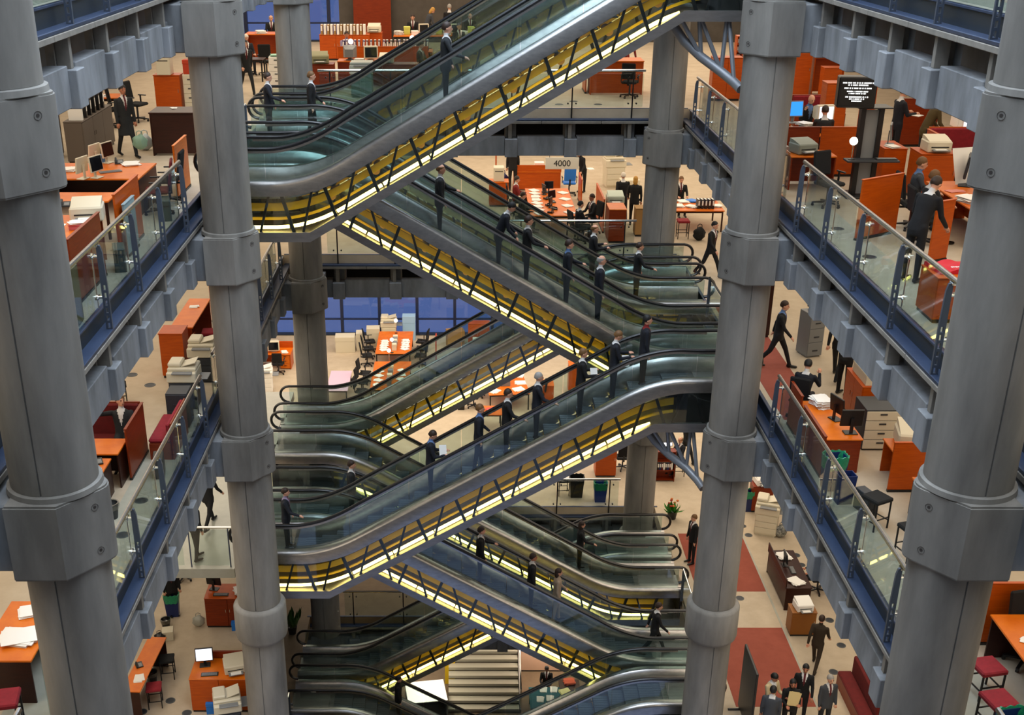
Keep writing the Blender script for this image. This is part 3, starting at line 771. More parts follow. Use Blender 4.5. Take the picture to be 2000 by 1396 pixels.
def desk(label, loc, rz, w=1.6, d=0.8, h=0.74, top=None, body=None, back=0.0, drawers=True, group=None, cat='desk', name='desk'):
    """table top on two panel ends, modesty panel at the back, pedestal of drawers, optional raised back screen"""
    top = top or WOOD_L; body = body or WOOD
    t = thing(name, label, cat, loc, rz, group); k = f'{w:.2f},{d:.2f},{h:.2f}'
    par(t, 'table_top', 'dtop' + k, lambda: MB().cbox(-w / 2, -d / 2, h - 0.035, w / 2, d / 2, h, 0.008), top)
    for s in (-1, 1): par(t, 'side_panel', 'dside' + k, lambda: MB().cbox(-0.015, -d / 2 + 0.03, 0, 0.015, d / 2 - 0.03, h - 0.036, 0.004), body, (s * (w / 2 - 0.03), 0, 0))
    par(t, 'back_panel', 'dback' + k, lambda: MB().cbox(-w / 2 + 0.046, d / 2 - 0.06, 0.06, w / 2 - 0.046, d / 2 - 0.035, h - 0.036, 0.004), body)
    if drawers:
        x0 = w / 2 - 0.5
        par(t, 'pedestal', 'dped' + k, lambda: MB().cbox(x0, -d / 2 + 0.08, 0.03, w / 2 - 0.047, d / 2 - 0.07, h - 0.04, 0.004), body)
        for i in range(3):
            dr = par(t, 'drawer', 'ddr' + k, lambda: MB().cbox(x0 + 0.01, -d / 2 + 0.055, 0, w / 2 - 0.057, -d / 2 + 0.079, (h - 0.1) / 3 - 0.012, 0.004), top, (0, 0, 0.05 + i * (h - 0.1) / 3))
            par(dr, 'handle', 'dhan' + k, lambda: MB().box(w / 2 - 0.33, -d / 2 + 0.035, 0.13, w / 2 - 0.22, -d / 2 + 0.0545, 0.145), BLACKP)
    if back:
        par(t, 'back_screen', 'dscr' + k + f'{back}', lambda: MB().cbox(-w / 2, d / 2 - 0.034, h + 0.001, w / 2, d / 2, h + back, 0.008), body)
    return t
def table(label, loc, rz, w=1.6, d=0.8, h=0.74, top=None, legm=None, group=None):
    t = thing('table', label, 'table', loc, rz, group); k = f'{w:.2f},{d:.2f},{h:.2f}'
    par(t, 'table_top', 'dtop' + k, lambda: MB().cbox(-w / 2, -d / 2, h - 0.035, w / 2, d / 2, h, 0.008), top or WOOD_L)
    for sx in (-1, 1):
        for sy in (-1, 1): par(t, 'leg', f'tleg{h:.2f}', lambda: MB().cbox(-0.025, -0.025, 0, 0.025, 0.025, h - 0.036, 0.004), legm or BLACKM, (sx * (w / 2 - 0.06), sy * (d / 2 - 0.06), 0))
    par(t, 'apron', 'tapr' + k, lambda: MB().box(-w / 2 + 0.09, -d / 2 + 0.05, h - 0.1, w / 2 - 0.09, -d / 2 + 0.07, h - 0.036).box(-w / 2 + 0.09, d / 2 - 0.07, h - 0.1, w / 2 - 0.09, d / 2 - 0.05, h - 0.036), legm or BLACKM)
    return t
def cabinet(label, loc, rz, w=0.8, d=0.45, h=1.0, body=None, doors=2, top=None, group=None, cat='cabinet', name='cabinet'):
    body = body or WOOD
    t = thing(name, label, cat, loc, rz, group); k = f'{w:.2f},{d:.2f},{h:.2f}'
    par(t, 'plinth', 'cpl' + k, lambda: MB().box(-w / 2 + 0.02, -d / 2 + 0.03, 0, w / 2 - 0.02, d / 2 - 0.02, 0.06), BLACKP)
    par(t, 'body', 'cbod' + k, lambda: MB().cbox(-w / 2, -d / 2 + 0.02, 0.061, w / 2, d / 2, h - 0.026, 0.005), body)
    par(t, 'top', 'ctop' + k, lambda: MB().cbox(-w / 2 - 0.01, -d / 2 - 0.005, h - 0.025, w / 2 + 0.01, d / 2 + 0.005, h, 0.005), top or body)
    for i in range(doors):
        a = -w / 2 + w * i / doors; b = a + w / doors
        dr = par(t, 'door', f'cdoor{k}{i}{doors}', lambda: MB().cbox(a + 0.006, -d / 2, 0.07, b - 0.006, -d / 2 + 0.018, h - 0.035, 0.003), body)
        hx = b - 0.06 if i % 2 == 0 else a + 0.06
        par(dr, 'handle', f'chan{k}{i}', lambda: MB().cyl((hx, -d / 2 - 0.03, h * 0.55), (hx, -d / 2 - 0.03, h * 0.55 + 0.1), 0.007, n=6), CHROME)
    return t
def filing(label, loc, rz, n=4, w=0.45, d=0.6, h=1.1, m=None, side=None, group=None):
    t = thing('drawer_cabinet', label, 'drawer cabinet', loc, rz, group); k = f'{w:.2f},{d:.2f},{h:.2f},{n}'
    par(t, 'body', 'fb' + k, lambda: MB().cbox(-w / 2, -d / 2 + 0.02, 0.03, w / 2, d / 2, h, 0.006).box(-w / 2 + 0.03, -d / 2 + 0.05, 0, w / 2 - 0.03, d / 2 - 0.03, 0.03), side or m or CREAM)
    for i in range(n):
        dr = par(t, 'drawer', 'fd' + k, lambda: MB().cbox(-w / 2 + 0.008, -d / 2, 0, w / 2 - 0.008, -d / 2 + 0.019, (h - 0.06) / n - 0.012, 0.004), m or CREAM, (0, 0, 0.045 + i * (h - 0.06) / n))
        par(dr, 'handle', 'fh' + k, lambda: MB().box(-0.07, -d / 2 - 0.012, 0.12, 0.07, -d / 2 - 0.001, 0.15), CHAR)
    return t
def panel(label, loc, rz, w=0.9, h=1.2, th=0.04, m=None, group=None, name='partition', cat='partition'):
    t = thing(name, label, cat, loc, rz, group); k = f'{w:.2f},{h:.2f},{th:.2f}'
    par(t, 'board', 'pn' + k, lambda: MB().cbox(-w / 2, -th / 2, 0.05, w / 2, th / 2, h - 0.021, 0.006), m or WOOD)
    par(t, 'capping', 'pc' + k, lambda: MB().cbox(-w / 2 - 0.01, -th / 2 - 0.01, h - 0.02, w / 2 + 0.01, th / 2 + 0.01, h, 0.004), m or WOOD)
    par(t, 'foot', 'pf' + k, lambda: MB().box(-w / 2, -th / 2 - 0.01, 0, w / 2, th / 2 + 0.01, 0.049), BLACKP)
    return t
def bench(label, loc, rz, w=1.3, h=1.15, group=None, cush=None, m=None):
    cush = cush or MAROON; m = m or WOOD_D
    t = thing('bench_seat', label, 'bench', loc, rz, group); k = f'{w:.2f},{h:.2f}'
    par(t, 'base', 'bb' + k, lambda: MB().cbox(-w / 2, -0.24, 0, w / 2, 0.2, 0.36, 0.006), m)
    par(t, 'back_board', 'bk' + k, lambda: MB().cbox(-w / 2, 0.21, 0, w / 2, 0.25, h, 0.008), m)
    par(t, 'seat_cushion', 'bs' + k, lambda: MB().cbox(-w / 2 + 0.01, -0.25, 0.361, w / 2 - 0.01, 0.12, 0.45, 0.03), cush)
    par(t, 'back_cushion', 'bc' + k, lambda: MB().cbox(-w / 2 + 0.01, 0.125, 0.38, w / 2 - 0.01, 0.209, h - 0.02, 0.025), cush)
    return t
def stool(label, loc, rz=0.0, m=None, h=0.62, w=0.40, group=None):
    t = thing('stool', label, 'stool', loc, rz, group)
    par(t, 'seat', f'sts{h}{w}', lambda: MB().cbox(-w / 2, -w / 2, h - 0.08, w / 2, w / 2, h, 0.02), m or BLKF)
    a = w / 2 - 0.03
    for sx in (-1, 1):
        for sy in (-1, 1): par(t, 'leg', f'stl{h}', lambda: MB().cbox(-0.013, -0.013, 0, 0.013, 0.013, h - 0.081, 0.003), BLACKM, (sx * a, sy * a, 0))
        par(t, 'stretcher', f'str{w}', lambda: MB().box(-0.009, -a + 0.014, 0, 0.009, a - 0.014, 0.018), BLACKM, (sx * a, 0, 0.16))
        par(t, 'stretcher', f'stq{w}', lambda: MB().box(-a + 0.014, -0.009, 0, a - 0.014, 0.009, 0.018), BLACKM, (0, sx * a, 0.22))
    return t
def office_chair(label, loc, rz=0.0, m=None, group=None, arms=True):
    t = thing('office_chair', label, 'chair', loc, rz, group); m = m or BLKF
    par(t, 'seat', 'ocs', lambda: MB().cbox(-0.24, -0.24, 0.44, 0.24, 0.22, 0.52, 0.03), m)
    par(t, 'backrest', 'ocb', lambda: MB().cbox(-0.22, 0.0, 0, 0.22, 0.06, 0.5, 0.03), m, (0, 0.22, 0.6), (-0.15, 0, 0))
    par(t, 'back_bar', 'ocbar', lambda: MB().box(-0.03, 0.1, 0.41, 0.03, 0.29, 0.439).box(-0.03, 0.26, 0.41, 0.03, 0.29, 0.75), BLACKP)
    par(t, 'gas_column', 'ocg', lambda: MB().cyl((0, 0, 0.1), (0, 0, 0.439), 0.028, n=10), CHAR)
    for i in range(5):
        a = 2 * PI * i / 5
        lg = par(t, 'leg', 'ocl', lambda: MB().prism_y([(0.02, 0.08), (0.3, 0.06), (0.3, 0.085), (0.02, 0.125)], -0.022, 0.022), BLACKP, (0, 0, 0), (0, 0, a))
        par(lg, 'caster', 'occ', lambda: MB().cyl((0.28, -0.022, 0.03), (0.28, 0.022, 0.03), 0.03, n=10), BLACKP)
    if arms:
        for s in (-1, 1): par(t, 'armrest', 'oca', lambda: MB().cbox(-0.025, -0.14, 0.68, 0.025, 0.12, 0.71, 0.01).box(-0.012, 0.03, 0.47, 0.012, 0.07, 0.679), BLACKP, (s * 0.27, 0, 0))
    return t
def crt(label, loc, rz=0.0, m=None, scr='off', s=1.0, group=None):
    t = thing('crt_monitor', label, 'monitor', loc, rz, group); t.scale = (s, s, s); m = m or CREAM
    par(t, 'foot', 'crf', lambda: MB().lathe([(0.13, 0), (0.13, 0.015), (0.06, 0.04), (0.06, 0.06)], 16), m)
    par(t, 'housing', 'crh', lambda: MB().cbox(-0.2, -0.2, 0.061, 0.2, -0.08, 0.41, 0.015).add([(-0.19, -0.081, 0.07), (0.19, -0.081, 0.07), (0.19, -0.081, 0.4), (-0.19, -0.081, 0.4), (-0.12, 0.2, 0.1), (0.12, 0.2, 0.1), (0.12, 0.2, 0.33), (-0.12, 0.2, 0.33)], [(0, 1, 5, 4), (1, 2, 6, 5), (2, 3, 7, 6), (3, 0, 4, 7), (4, 5, 6, 7)]), m)
    par(t, 'screen', 'crs', lambda: MB().cbox(-0.165, -0.207, 0.1, 0.165, -0.201, 0.375, 0.004), SCR[scr])
    return t
def lcd(label, loc, rz=0.0, m=None, scr='off', s=1.0, tilt=0.12, group=None):
    t = thing('flat_monitor', label, 'monitor', loc, rz, group); t.scale = (s, s, s); m = m or BLACKP
    par(t, 'foot', 'lcf', lambda: MB().cbox(-0.12, -0.09, 0, 0.12, 0.09, 0.018, 0.006), m)
    par(t, 'stand', 'lcs', lambda: MB().box(-0.03, 0.03, 0.018, 0.03, 0.055, 0.3), m)
    p = par(t, 'panel', 'lcp', lambda: MB().cbox(-0.2, -0.02, -0.16, 0.2, 0.02, 0.17, 0.008), m, (0, 0.0, 0.29), (-tilt, 0, 0))
    par(p, 'screen', 'lcd', lambda: MB().box(-0.18, -0.024, -0.135, 0.18, -0.0205, 0.15), SCR[scr])
    return t
def printer(label, loc, rz=0.0, m=None, s=1.0, group=None):
    t = thing('printer', label, 'printer', loc, rz, group); t.scale = (s, s, s); m = m or CREAM
    par(t, 'body', 'prb', lambda: MB().cbox(-0.22, -0.2, 0, 0.22, 0.2, 0.2, 0.02), m)
    par(t, 'lid', 'prl', lambda: MB().prism_x([(-0.18, 0.201), (0.19, 0.201), (0.19, 0.27), (0.05, 0.255), (-0.1, 0.22)], -0.2, 0.2), m)
    par(t, 'paper_tray', 'prt', lambda: MB().cbox(-0.15, -0.32, 0.05, 0.15, -0.201, 0.065, 0.004), GREYP)
    par(t, 'paper', 'prp', lambda: MB().box(-0.105, -0.31, 0.066, 0.105, -0.21, 0.072), WHITE)
    par(t, 'slot', 'prs', lambda: MB().box(-0.16, -0.204, 0.09, 0.16, -0.2005, 0.11), BLACKP)
    return t
def copier(label, loc, rz=0.0, base=None, m=None, feeder=True, s=1.0, group=None):
    t = thing('photocopier', label, 'photocopier', loc, rz, group); t.scale = (s, s, s); m = m or CREAM; base = base or CREAM
    par(t, 'base', 'cob', lambda: MB().cbox(-0.3, -0.3, 0.05, 0.3, 0.3, 0.66, 0.012).box(-0.27, -0.27, 0, 0.27, 0.27, 0.05), base)
    for i in range(3): par(t, 'paper_drawer', 'cod', lambda: MB().cbox(-0.28, -0.318, 0, 0.28, -0.301, 0.16, 0.005), base, (0, 0, 0.1 + i * 0.18))
    par(t, 'body', 'cobd', lambda: MB().cbox(-0.33, -0.32, 0.661, 0.33, 0.31, 0.9, 0.02), m)
    par(t, 'lid', 'col', lambda: MB().cbox(-0.32, -0.22, 0.901, 0.32, 0.31, 0.97, 0.018), m)
    par(t, 'control_panel', 'cop', lambda: MB().cbox(-0.2, -0.37, 0.87, 0.25, -0.225, 0.905, 0.008), GREYP)
    if feeder:
        par(t, 'document_feeder', 'cof', lambda: MB().cbox(-0.32, -0.15, 0.971, -0.02, 0.28, 1.07, 0.025), m)
        par(t, 'feed_tray', 'coft', lambda: MB().add([(-0.02, -0.13, 0.99), (0.3, -0.13, 1.08), (0.3, 0.26, 1.08), (-0.02, 0.26, 0.99), (-0.02, -0.13, 0.975), (0.3, -0.13, 1.065), (0.3, 0.26, 1.065), (-0.02, 0.26, 0.975)], [(0, 1, 2, 3), (7, 6, 5, 4), (0, 4, 5, 1), (1, 5, 6, 2), (2, 6, 7, 3), (3, 7, 4, 0)]), m)
    par(t, 'output_tray', 'coo', lambda: MB().cbox(0.331, -0.2, 0.7, 0.56, 0.2, 0.72, 0.006), GREYP)
    return t
def papers(label, loc, rz=0.0, n=6, w=0.21, d=0.3, m=None, group=None, name='paper_stack', cat='papers'):
    k = f'{n},{w},{d}'
    def fn():
        b = MB(); rr = random.Random(n)
        for i in range(n):
            s0 = len(b.v); b.box(-w / 2, -d / 2, 0, w / 2, d / 2, 0.006 if n > 1 else 0.004)
            b.xf(Matrix.Translation((rr.uniform(-0.03, 0.03) * (n > 1), rr.uniform(-0.03, 0.03) * (n > 1), i * 0.0065)) @ Matrix.Rotation(rr.uniform(-0.3, 0.3) * (n > 1), 4, 'Z'), s0)
        return b
    o = ob(name, shared(f'{name}|{k}{(m or WHITE).name}', fn, m or WHITE, smooth=False), None, loc, (0, 0, rz))
    return tag(o, label, cat, group)
def phone(label, loc, rz=0.0, m=None, group=None):
    t = thing('telephone', label, 'telephone', loc, rz, group); m = m or BLACKP
    par(t, 'base', 'phb', lambda: MB().prism_x([(-0.1, 0), (0.1, 0), (0.1, 0.06), (-0.1, 0.025)], -0.09, 0.09), m)
    par(t, 'handset', 'phh', lambda: MB().tube([(-0.06, -0.09, 0.045), (-0.06, -0.07, 0.075), (-0.06, 0.06, 0.1), (-0.06, 0.08, 0.08)], [0.02, 0.022, 0.022, 0.02], 8), m)
    par(t, 'keypad', 'phk', lambda: MB().add([(-0.02, -0.08, 0.031), (0.07, -0.08, 0.031), (0.07, 0.05, 0.054), (-0.02, 0.05, 0.054)], [(0, 1, 2, 3)]), GREYP)
    return t
def keyboard(label, loc, rz=0.0, m=None, group=None):
    t = thing('keyboard', label, 'keyboard', loc, rz, group)
    par(t, 'case', 'kbc', lambda: MB().cbox(-0.22, -0.08, 0, 0.22, 0.08, 0.022, 0.006), m or BLACKP)
    par(t, 'keys', 'kbk', lambda: [b for b in [MB()] if [b.box(-0.2 + i * 0.028, -0.065 + j * 0.028, 0.022, -0.2 + i * 0.028 + 0.023, -0.065 + j * 0.028 + 0.023, 0.03) for i in range(14) for j in range(4)]][0], GREYP)
    return t
def tower(label, loc, rz=0.0, m=None, group=None):
    t = thing('computer_case', label, 'computer', loc, rz, group)
    par(t, 'case', 'twc', lambda: MB().cbox(-0.1, -0.21, 0, 0.1, 0.22, 0.42, 0.01), m or CREAM)
    par(t, 'front_bezel', 'twb', lambda: MB().cbox(-0.095, -0.225, 0.01, 0.095, -0.2101, 0.41, 0.006), m or CREAM)
    par(t, 'drive_slot', 'tws', lambda: MB().box(-0.075, -0.229, 0.3, 0.075, -0.2255, 0.32), BLACKP)
    return t
def binder(label, loc, rz=0.0, m=None, tilt=0.0, s=1.0, group=None):
    t = thing('ring_binder', label, 'binder', loc, rz, group); t.scale = (s, s, s)
    par(t, 'cover', 'bnc', lambda: MB().box(-0.036, -0.13, 0, 0.036, -0.125, 0.32).box(-0.036, -0.125, 0, -0.033, 0.13, 0.32).box(0.033, -0.125, 0, 0.036, 0.13, 0.32), m or BLACKP, rot=(0, tilt, 0))
    par(t, 'pages', 'bnp', lambda: MB().box(-0.032, -0.124, 0.006, 0.032, 0.12, 0.312), WHITE, rot=(0, tilt, 0))
    par(t, 'spine_label', 'bnl', lambda: MB().box(-0.024, -0.1325, 0.12, 0.024, -0.1301, 0.28), WHITE, rot=(0, tilt, 0))
    return t
def bin_(label, loc, rz=0.0, m=None, liner=None, h=0.7, w=0.42, group=None):
    t = thing('waste_bin', label, 'waste bin', loc, rz, group); k = f'{h},{w}'
    def sq(a, z): return [(-a, -a * 0.75, z), (a, -a * 0.75, z), (a, a * 0.75, z), (-a, a * 0.75, z)]
    def body():
        b = MB(); a0, a1 = w * 0.4, w * 0.5
        v = sq(a0, 0) + sq(a1, h) + sq(a1 - 0.015, h) + sq(a0 - 0.01, 0.02)
        f = [(3, 2, 1, 0)] + [(i, (i + 1) % 4, (i + 1) % 4 + 4, i + 4) for i in range(4)] + [(i + 4, (i + 1) % 4 + 4, (i + 1) % 4 + 8, i + 8) for i in range(4)] + [(i + 8, (i + 1) % 4 + 8, (i + 1) % 4 + 12, i + 12) for i in range(4)] + [(12, 13, 14, 15)]
        return b.add(v, f)
    par(t, 'body', 'bib' + k, body, m or BLUEP)
    if liner:
        def lin_():
            b = MB(); n = 24; rings = []
            for j, (r, z) in enumerate(((0.505, h - 0.24), (0.53, h - 0.1), (0.54, h + 0.03), (0.5, h + 0.035), (0.46, h - 0.05), (0.42, h - 0.3))):
                for i in range(n):
                    a = 2 * PI * i / n; q = 1 / max(abs(math.cos(a)), abs(math.sin(a)))
                    q = min(q, 1.25); jit = 0.012 * math.sin(i * 5.3 + j * 2)
                    b.v.append((w * (r + jit) * q * math.cos(a), w * (r + jit) * q * 0.78 * math.sin(a), z + 0.02 * math.sin(i * 3.1 + j)))
            for j in range(5):
                for i in range(n): b.f.append((j * n + i, j * n + (i + 1) % n, (j + 1) * n + (i + 1) % n, (j + 1) * n + i))
            b.f.append(tuple(range(5 * n, 6 * n)))
            return b
        par(t, 'liner', 'bil' + k, lin_, liner)
    return t
def basket(label, loc, m=None, bag=True, group=None):
    t = thing('waste_basket', label, 'waste bin', loc, 0, group)
    par(t, 'tub', 'wbt', lambda: MB().lathe([(0.1, 0.0), (0.14, 0.3), (0.13, 0.3), (0.095, 0.012)], 18), m or BLACKP)
    if bag: par(t, 'liner', 'wbl', lambda: MB().lathe([(0.143, 0.2), (0.155, 0.27), (0.15, 0.32), (0.125, 0.32), (0.115, 0.2), (0.0001, 0.12)], 18, closed=False), CLEARB)
    return t
def desk_lamp(label, loc, rz=0.0, h=0.5, group=None):
    t = thing('globe_lamp', label, 'lamp', loc, rz, group)
    par(t, 'base', f'dlb', lambda: MB().lathe([(0.07, 0), (0.07, 0.012), (0.012, 0.02)], 14), BLACKP)
    par(t, 'stem', f'dls{h}', lambda: MB().cyl((0, 0, 0.015), (0, 0, h - 0.08), 0.009, n=8), CHROME)
    par(t, 'globe', f'dlg{h}', lambda: MB().sphere((0, 0, h), 0.085, n=14, m=10), LAMPG)
    return t
def box_item(label, loc, rz, sx, sy, sz, m, cat='box', name='cardboard_box', group=None):
    t = thing(name, label, cat, loc, rz, group); k = f'{sx:.2f}{sy:.2f}{sz:.2f}'
    par(t, 'carton', 'bxb' + k, lambda: MB().cbox(-sx / 2, -sy / 2, 0, sx / 2, sy / 2, sz * 0.72, 0.006), m)
    par(t, 'lid', 'bxl' + k, lambda: MB().cbox(-sx / 2 - 0.008, -sy / 2 - 0.008, sz * 0.721, sx / 2 + 0.008, sy / 2 + 0.008, sz, 0.006), m)
    return t
def bag(label, loc, rz, m, s=1.0, cat='bag', group=None):
    t = thing('bag', label, cat, loc, rz, group); t.scale = (s, s, s)
    def fn():
        b = MB().sphere((0, 0, 0.2), 0.2, 0.14, 0.2, 18, 12); rr = random.Random(3)
        b.v = [(x * (1 + 0.1 * math.sin(z * 40 + x * 22)), y * (1 + 0.12 * math.sin(x * 37)), max(z, 0) * (1 + 0.05 * math.sin(x * 31 + y * 17))) for x, y, z in b.v]
        return b
    par(t, 'sack', 'bgs', fn, m)
    par(t, 'handle', 'bgh', lambda: MB().tube([(-0.08, 0, 0.38), (-0.07, 0, 0.47), (0, 0, 0.5), (0.07, 0, 0.47), (0.08, 0, 0.38)], 0.012, 8), m)
    return t
OUTM = mat('dark_floor_outlet', '4a4f50', 0.5)
def outlet(u, v, z):
    p = at(u, v, z)
    t = thing('floor_outlet', 'round dark outlet cover set in the carpet', 'floor outlet', (p.x, p.y, z), 0, 'floor outlets')
    par(t, 'ring', 'otr', lambda: MB().lathe([(0.13, 0.0), (0.128, 0.008), (0.1, 0.01), (0.1, 0.004)], 20, closed=False), OUTM)
    par(t, 'cap', 'otc', lambda: MB().lathe([(0.0995, 0.001), (0.0995, 0.007), (0.0001, 0.008)], 20, closed=False), CHAR)
# ---------------------------------------------------------------- placing
H90 = PI / 2
def fp(l, u, v, hh=0.0):
    p = at(u, v, FL(l) + hh); return Vector((p.x, p.y, FL(l)))
def on(l, u, v, hh):
    p = at(u, v, FL(l) + hh); return Vector((p.x, p.y, FL(l) + hh + 0.001))
def head(l, u, v, hh=1.74): return fp(l, u, v, hh)
def rider(label, u, v, row, llo, d, face, **kw):
    hgt = kw.pop('hh', 1.72)
    p = aty(u, v, ROW[row] + EW / 2)
    x = max(-5.9, min(5.9, p.x))
    return person(label, (x, ROW[row] + EW / 2, J(llo) + 0.385 + zline(x * d)), face, **kw)
# ---- riders on the escalators
R_, L_ = H90, -H90                                     # facing right / left in the picture
rider('dark-suited rider with hand on the rail, left end of the upper landing', 520, 143, 2, 2, -1, R_, pose='rail', top='navy', hair='brown', h=0.98)
rider('blurred dark-suited rider at the upper landing beside the far left column', 605, 140, 2, 2, -1, R_, pose='stand2', top='black', hair='fair')
rider('dark rider high on the topmost escalator near the top edge', 870, 55, 0, 3, 1, R_, pose='rail', top='charcoal', hair='brown')
rider('fair-haired rider half hidden below the topmost escalator truss', 858, 325, 1, 2, -1, R_, pose='railL', top='charcoal', hair='fair', hk='thin')
rider('broad navy-coated rider leaning on the rail above the yellow truss', 975, 385, 1, 2, -1, R_, pose='lean', top='navy', hair='black')
rider('rider in black with dark hair halfway down the upper falling escalator', 1030, 430, 1, 2, -1, R_, pose='rail', top='black', hair='brown')
rider('slim navy-suited man with pale blue collar riding down the upper escalator', 1110, 457, 1, 2, -1, R_, pose='railL', top='navy', shirt='blue', hair='brown', skin=0)
rider('man in black suit and white shirt on the rear upper escalator', 1160, 433, 2, 2, -1, R_, pose='folder', top='black', hair='fair', hk='thin')
rider('tall bald man in navy suit, lowest but one on the upper falling escalator', 1173, 490, 1, 2, -1, R_, pose='stand', top='navy', hk='thin', hair='grey', h=1.04)
rider('dark figure stepping off at the upper right landing', 1248, 473, 2, 2, -1, R_, pose='rail', top='black', hair='brown')
rider('man with raised red collar at the head of the middle escalator', 1262, 625, 0, 1, 1, R_, pose='stand', top='navy', shirt='red', hair='black', h=1.02)
rider('fair man in navy suit holding white papers, second from the top of the queue', 1203, 645, 0, 1, 1, R_, pose='read', top='navy', hair='fair')
rider('rider with a folded newspaper, third from the top of the queue', 1137, 685, 0, 1, 1, R_, pose='folder', top='black', hair='fair')
rider('navy-suited man with greyish hair, upright in the middle of the queue', 1050, 728, 0, 1, 1, R_, pose='rail', top='navy', hair='grey')
rider('rider in black with hand on the rail, fifth from the top of the queue', 990, 770, 0, 1, 1, R_, pose='rail', top='black', hair='brown')
rider('red-haired rider with pale blue shirt front, sixth from the top of the queue', 935, 805, 0, 1, 1, R_, pose='stand2', top='navy', shirt='blue', hair='fair')
rider('man in navy suit looking at a pale paper, seventh from the top of the queue', 840, 842, 0, 1, 1, R_, pose='read', top='navy', shirt='blue', hair='brown')
rider('charcoal-suited man on the lower falling escalator beside the left landing', 683, 885, 1, 0, -1, R_, pose='stand', top='charcoal', hair='brown')
rider('figure in purple and navy at the left foot of the middle escalator', 556, 975, 0, 1, 1, R_, pose='rail', top='navy', shirt='lilac', hair='brown', h=0.95)
rider('rider in black below the middle truss, highest on the lower escalator', 938, 1020, 1, 0, -1, R_, pose='railL', top='black', hair='brown')
rider('tall man in black coat halfway down the lower escalator', 1040, 1058, 1, 0, -1, R_, pose='stand', top='black', hair='brown', skin=1)
rider('woman in pale beige jacket riding down the lower escalator', 1090, 1092, 1, 0, -1, R_, pose='stand2', top='beige', leg='beige', hair='brown', hk='long', h=0.97, shirt='beige', tie='beige')
rider('dark-haired woman in black on the rear lower escalator', 1135, 1015, 2, 0, -1, R_, pose='rail', top='black', hair='brown', hk='long', h=0.97, shirt='black', tie='black')
rider('blurred dark figure stepping off at the lower right landing', 1285, 1150, 1, 0, -1, R_, pose='walk', top='black', hair='brown')
rider('small dark figure on the escalator at the bottom left', 775, 1262, 2, -2, -1, R_, pose='stand', top='black', hair='black', shirt='black', tie='black')
for nm, (u, v), row, l, d, dx in (('white papers in the hand of the second queue rider', (1222, 705), 0, 1, 1, 0), ('folded newspaper in the hand of the third queue rider', (1160, 730), 0, 1, 1, 0), ('pale paper in the hand of the seventh queue rider', (865, 880), 0, 1, 1, 0)):
    p = aty(u, v, ROW[row] + EW / 2 - 0.1)
    o = papers(nm, p, 0.4, n=1, w=0.2, d=0.28); o.rotation_euler = (1.1, 0.2, 0.5)

# ---- left gallery, middle storey
Z3 = FL(3)
desk('orange-topped desk with four cream monitors, left gallery beside the nearest column', (-8.05, 23.95, Z3), 0, 2.1, 1.5, body=WOOD_K, drawers=False)
for i, (u, v, rz, lab) in enumerate(((163, 349, 1.25 + PI, 'cream flat monitor seen from behind, front left on the four-monitor desk'), (190, 347, 1.2, 'cream flat monitor with dark screen, front right on the four-monitor desk'), (187, 322, 1.25 + PI, 'cream flat monitor seen from behind, rear left on the four-monitor desk'), (212, 318, 1.2, 'cream flat monitor with dark screen, rear right on the four-monitor desk'))):
    lcd(lab, on(3, u, v, 0.74), rz, CREAM, 'off', 0.95, group='cream flat monitors')
papers('loose white papers at the left end of the four-monitor desk', on(3, 137, 333, 0.74), 0.2, 8)
papers('white sheets at the right end of the four-monitor desk', on(3, 255, 321, 0.74), 0.3, 5, 0.3, 0.42)
keyboard('grey keyboard in front of the cream monitors', on(3, 216, 336, 0.74), 0.5, GREYP)
phone('dark telephone behind the keyboard on the four-monitor desk', on(3, 233, 319, 0.74), 0.3, CHAR)
box_item('small blue box between the cream monitors', on(3, 200, 317, 0.74), 0.2, 0.12, 0.12, 0.16, mat('pale_blue_card', '5a86b8', 0.6))
office_chair('black office chair at the right end of the four-monitor desk', (-6.68, 24.25, Z3), -H90)
office_chair('red-backed office chair pushed under the four-monitor desk', (-6.68, 23.3, Z3), -H90 + 0.2, MAROON)
table('low orange table with spread papers in the left gallery', (-7.75, 21.7, Z3), 0, 1.3, 0.7, legm=WOOD_K)
papers('heap of white papers on the low orange table', on(3, 165, 398, 0.74), 0.4, 12, 0.26, 0.36)
phone('charcoal telephone on the low orange table', on(3, 128, 402, 0.74), 0.2, CHAR)
desk('long orange sideboard behind the left balustrade', (-7.2, 18.95, Z3), H90, 2.3, 0.75, 0.80, body=WOOD_D, drawers=False)
printer('big cream printer on the orange sideboard', (-7.02, 19.85, Z3 + 0.801), 0.2, None, 1.25)
box_item('red and white paper packet on the orange sideboard', (-6.98, 19.2, Z3 + 0.801), 0.1, 0.3, 0.22, 0.09, mat('pink_card', 'c86a70', 0.7), 'packet', 'paper_packet')
papers('white papers on top of the red packet', (-6.98, 19.2, Z3 + 0.892), 0.3, 5, 0.28, 0.22)
papers('white sheet at the left end of the orange sideboard', (-7.4, 19.3, Z3 + 0.801), 0.3, 2)
panel('brown wooden partition behind the left balustrade, nearest of three', (-6.62, 18.3, Z3), H90, 1.7, 1.1, m=WOOD_D)
panel('orange-edged wooden partition behind the left balustrade, middle of three', (-6.62, 20.9, Z3), H90, 1.6, 1.16, m=WOOD)
panel('orange wooden partition behind the left balustrade, farthest of three', (-6.6, 25.2, Z3), H90, 1.2, 1.12, m=WOOD_L)
panel('pale blue-grey board leaning behind the left balustrade', (-6.52, 20.6, Z3), H90, 0.7, 0.95, m=mat('pale_board', '8fa4a8', 0.5), name='board', cat='board')
tower('dark green computer case on the floor by the left balustrade, near one', (-6.46, 19.5, Z3), 0.3, mat('green_grey_plastic', '3a4c48', 0.5))
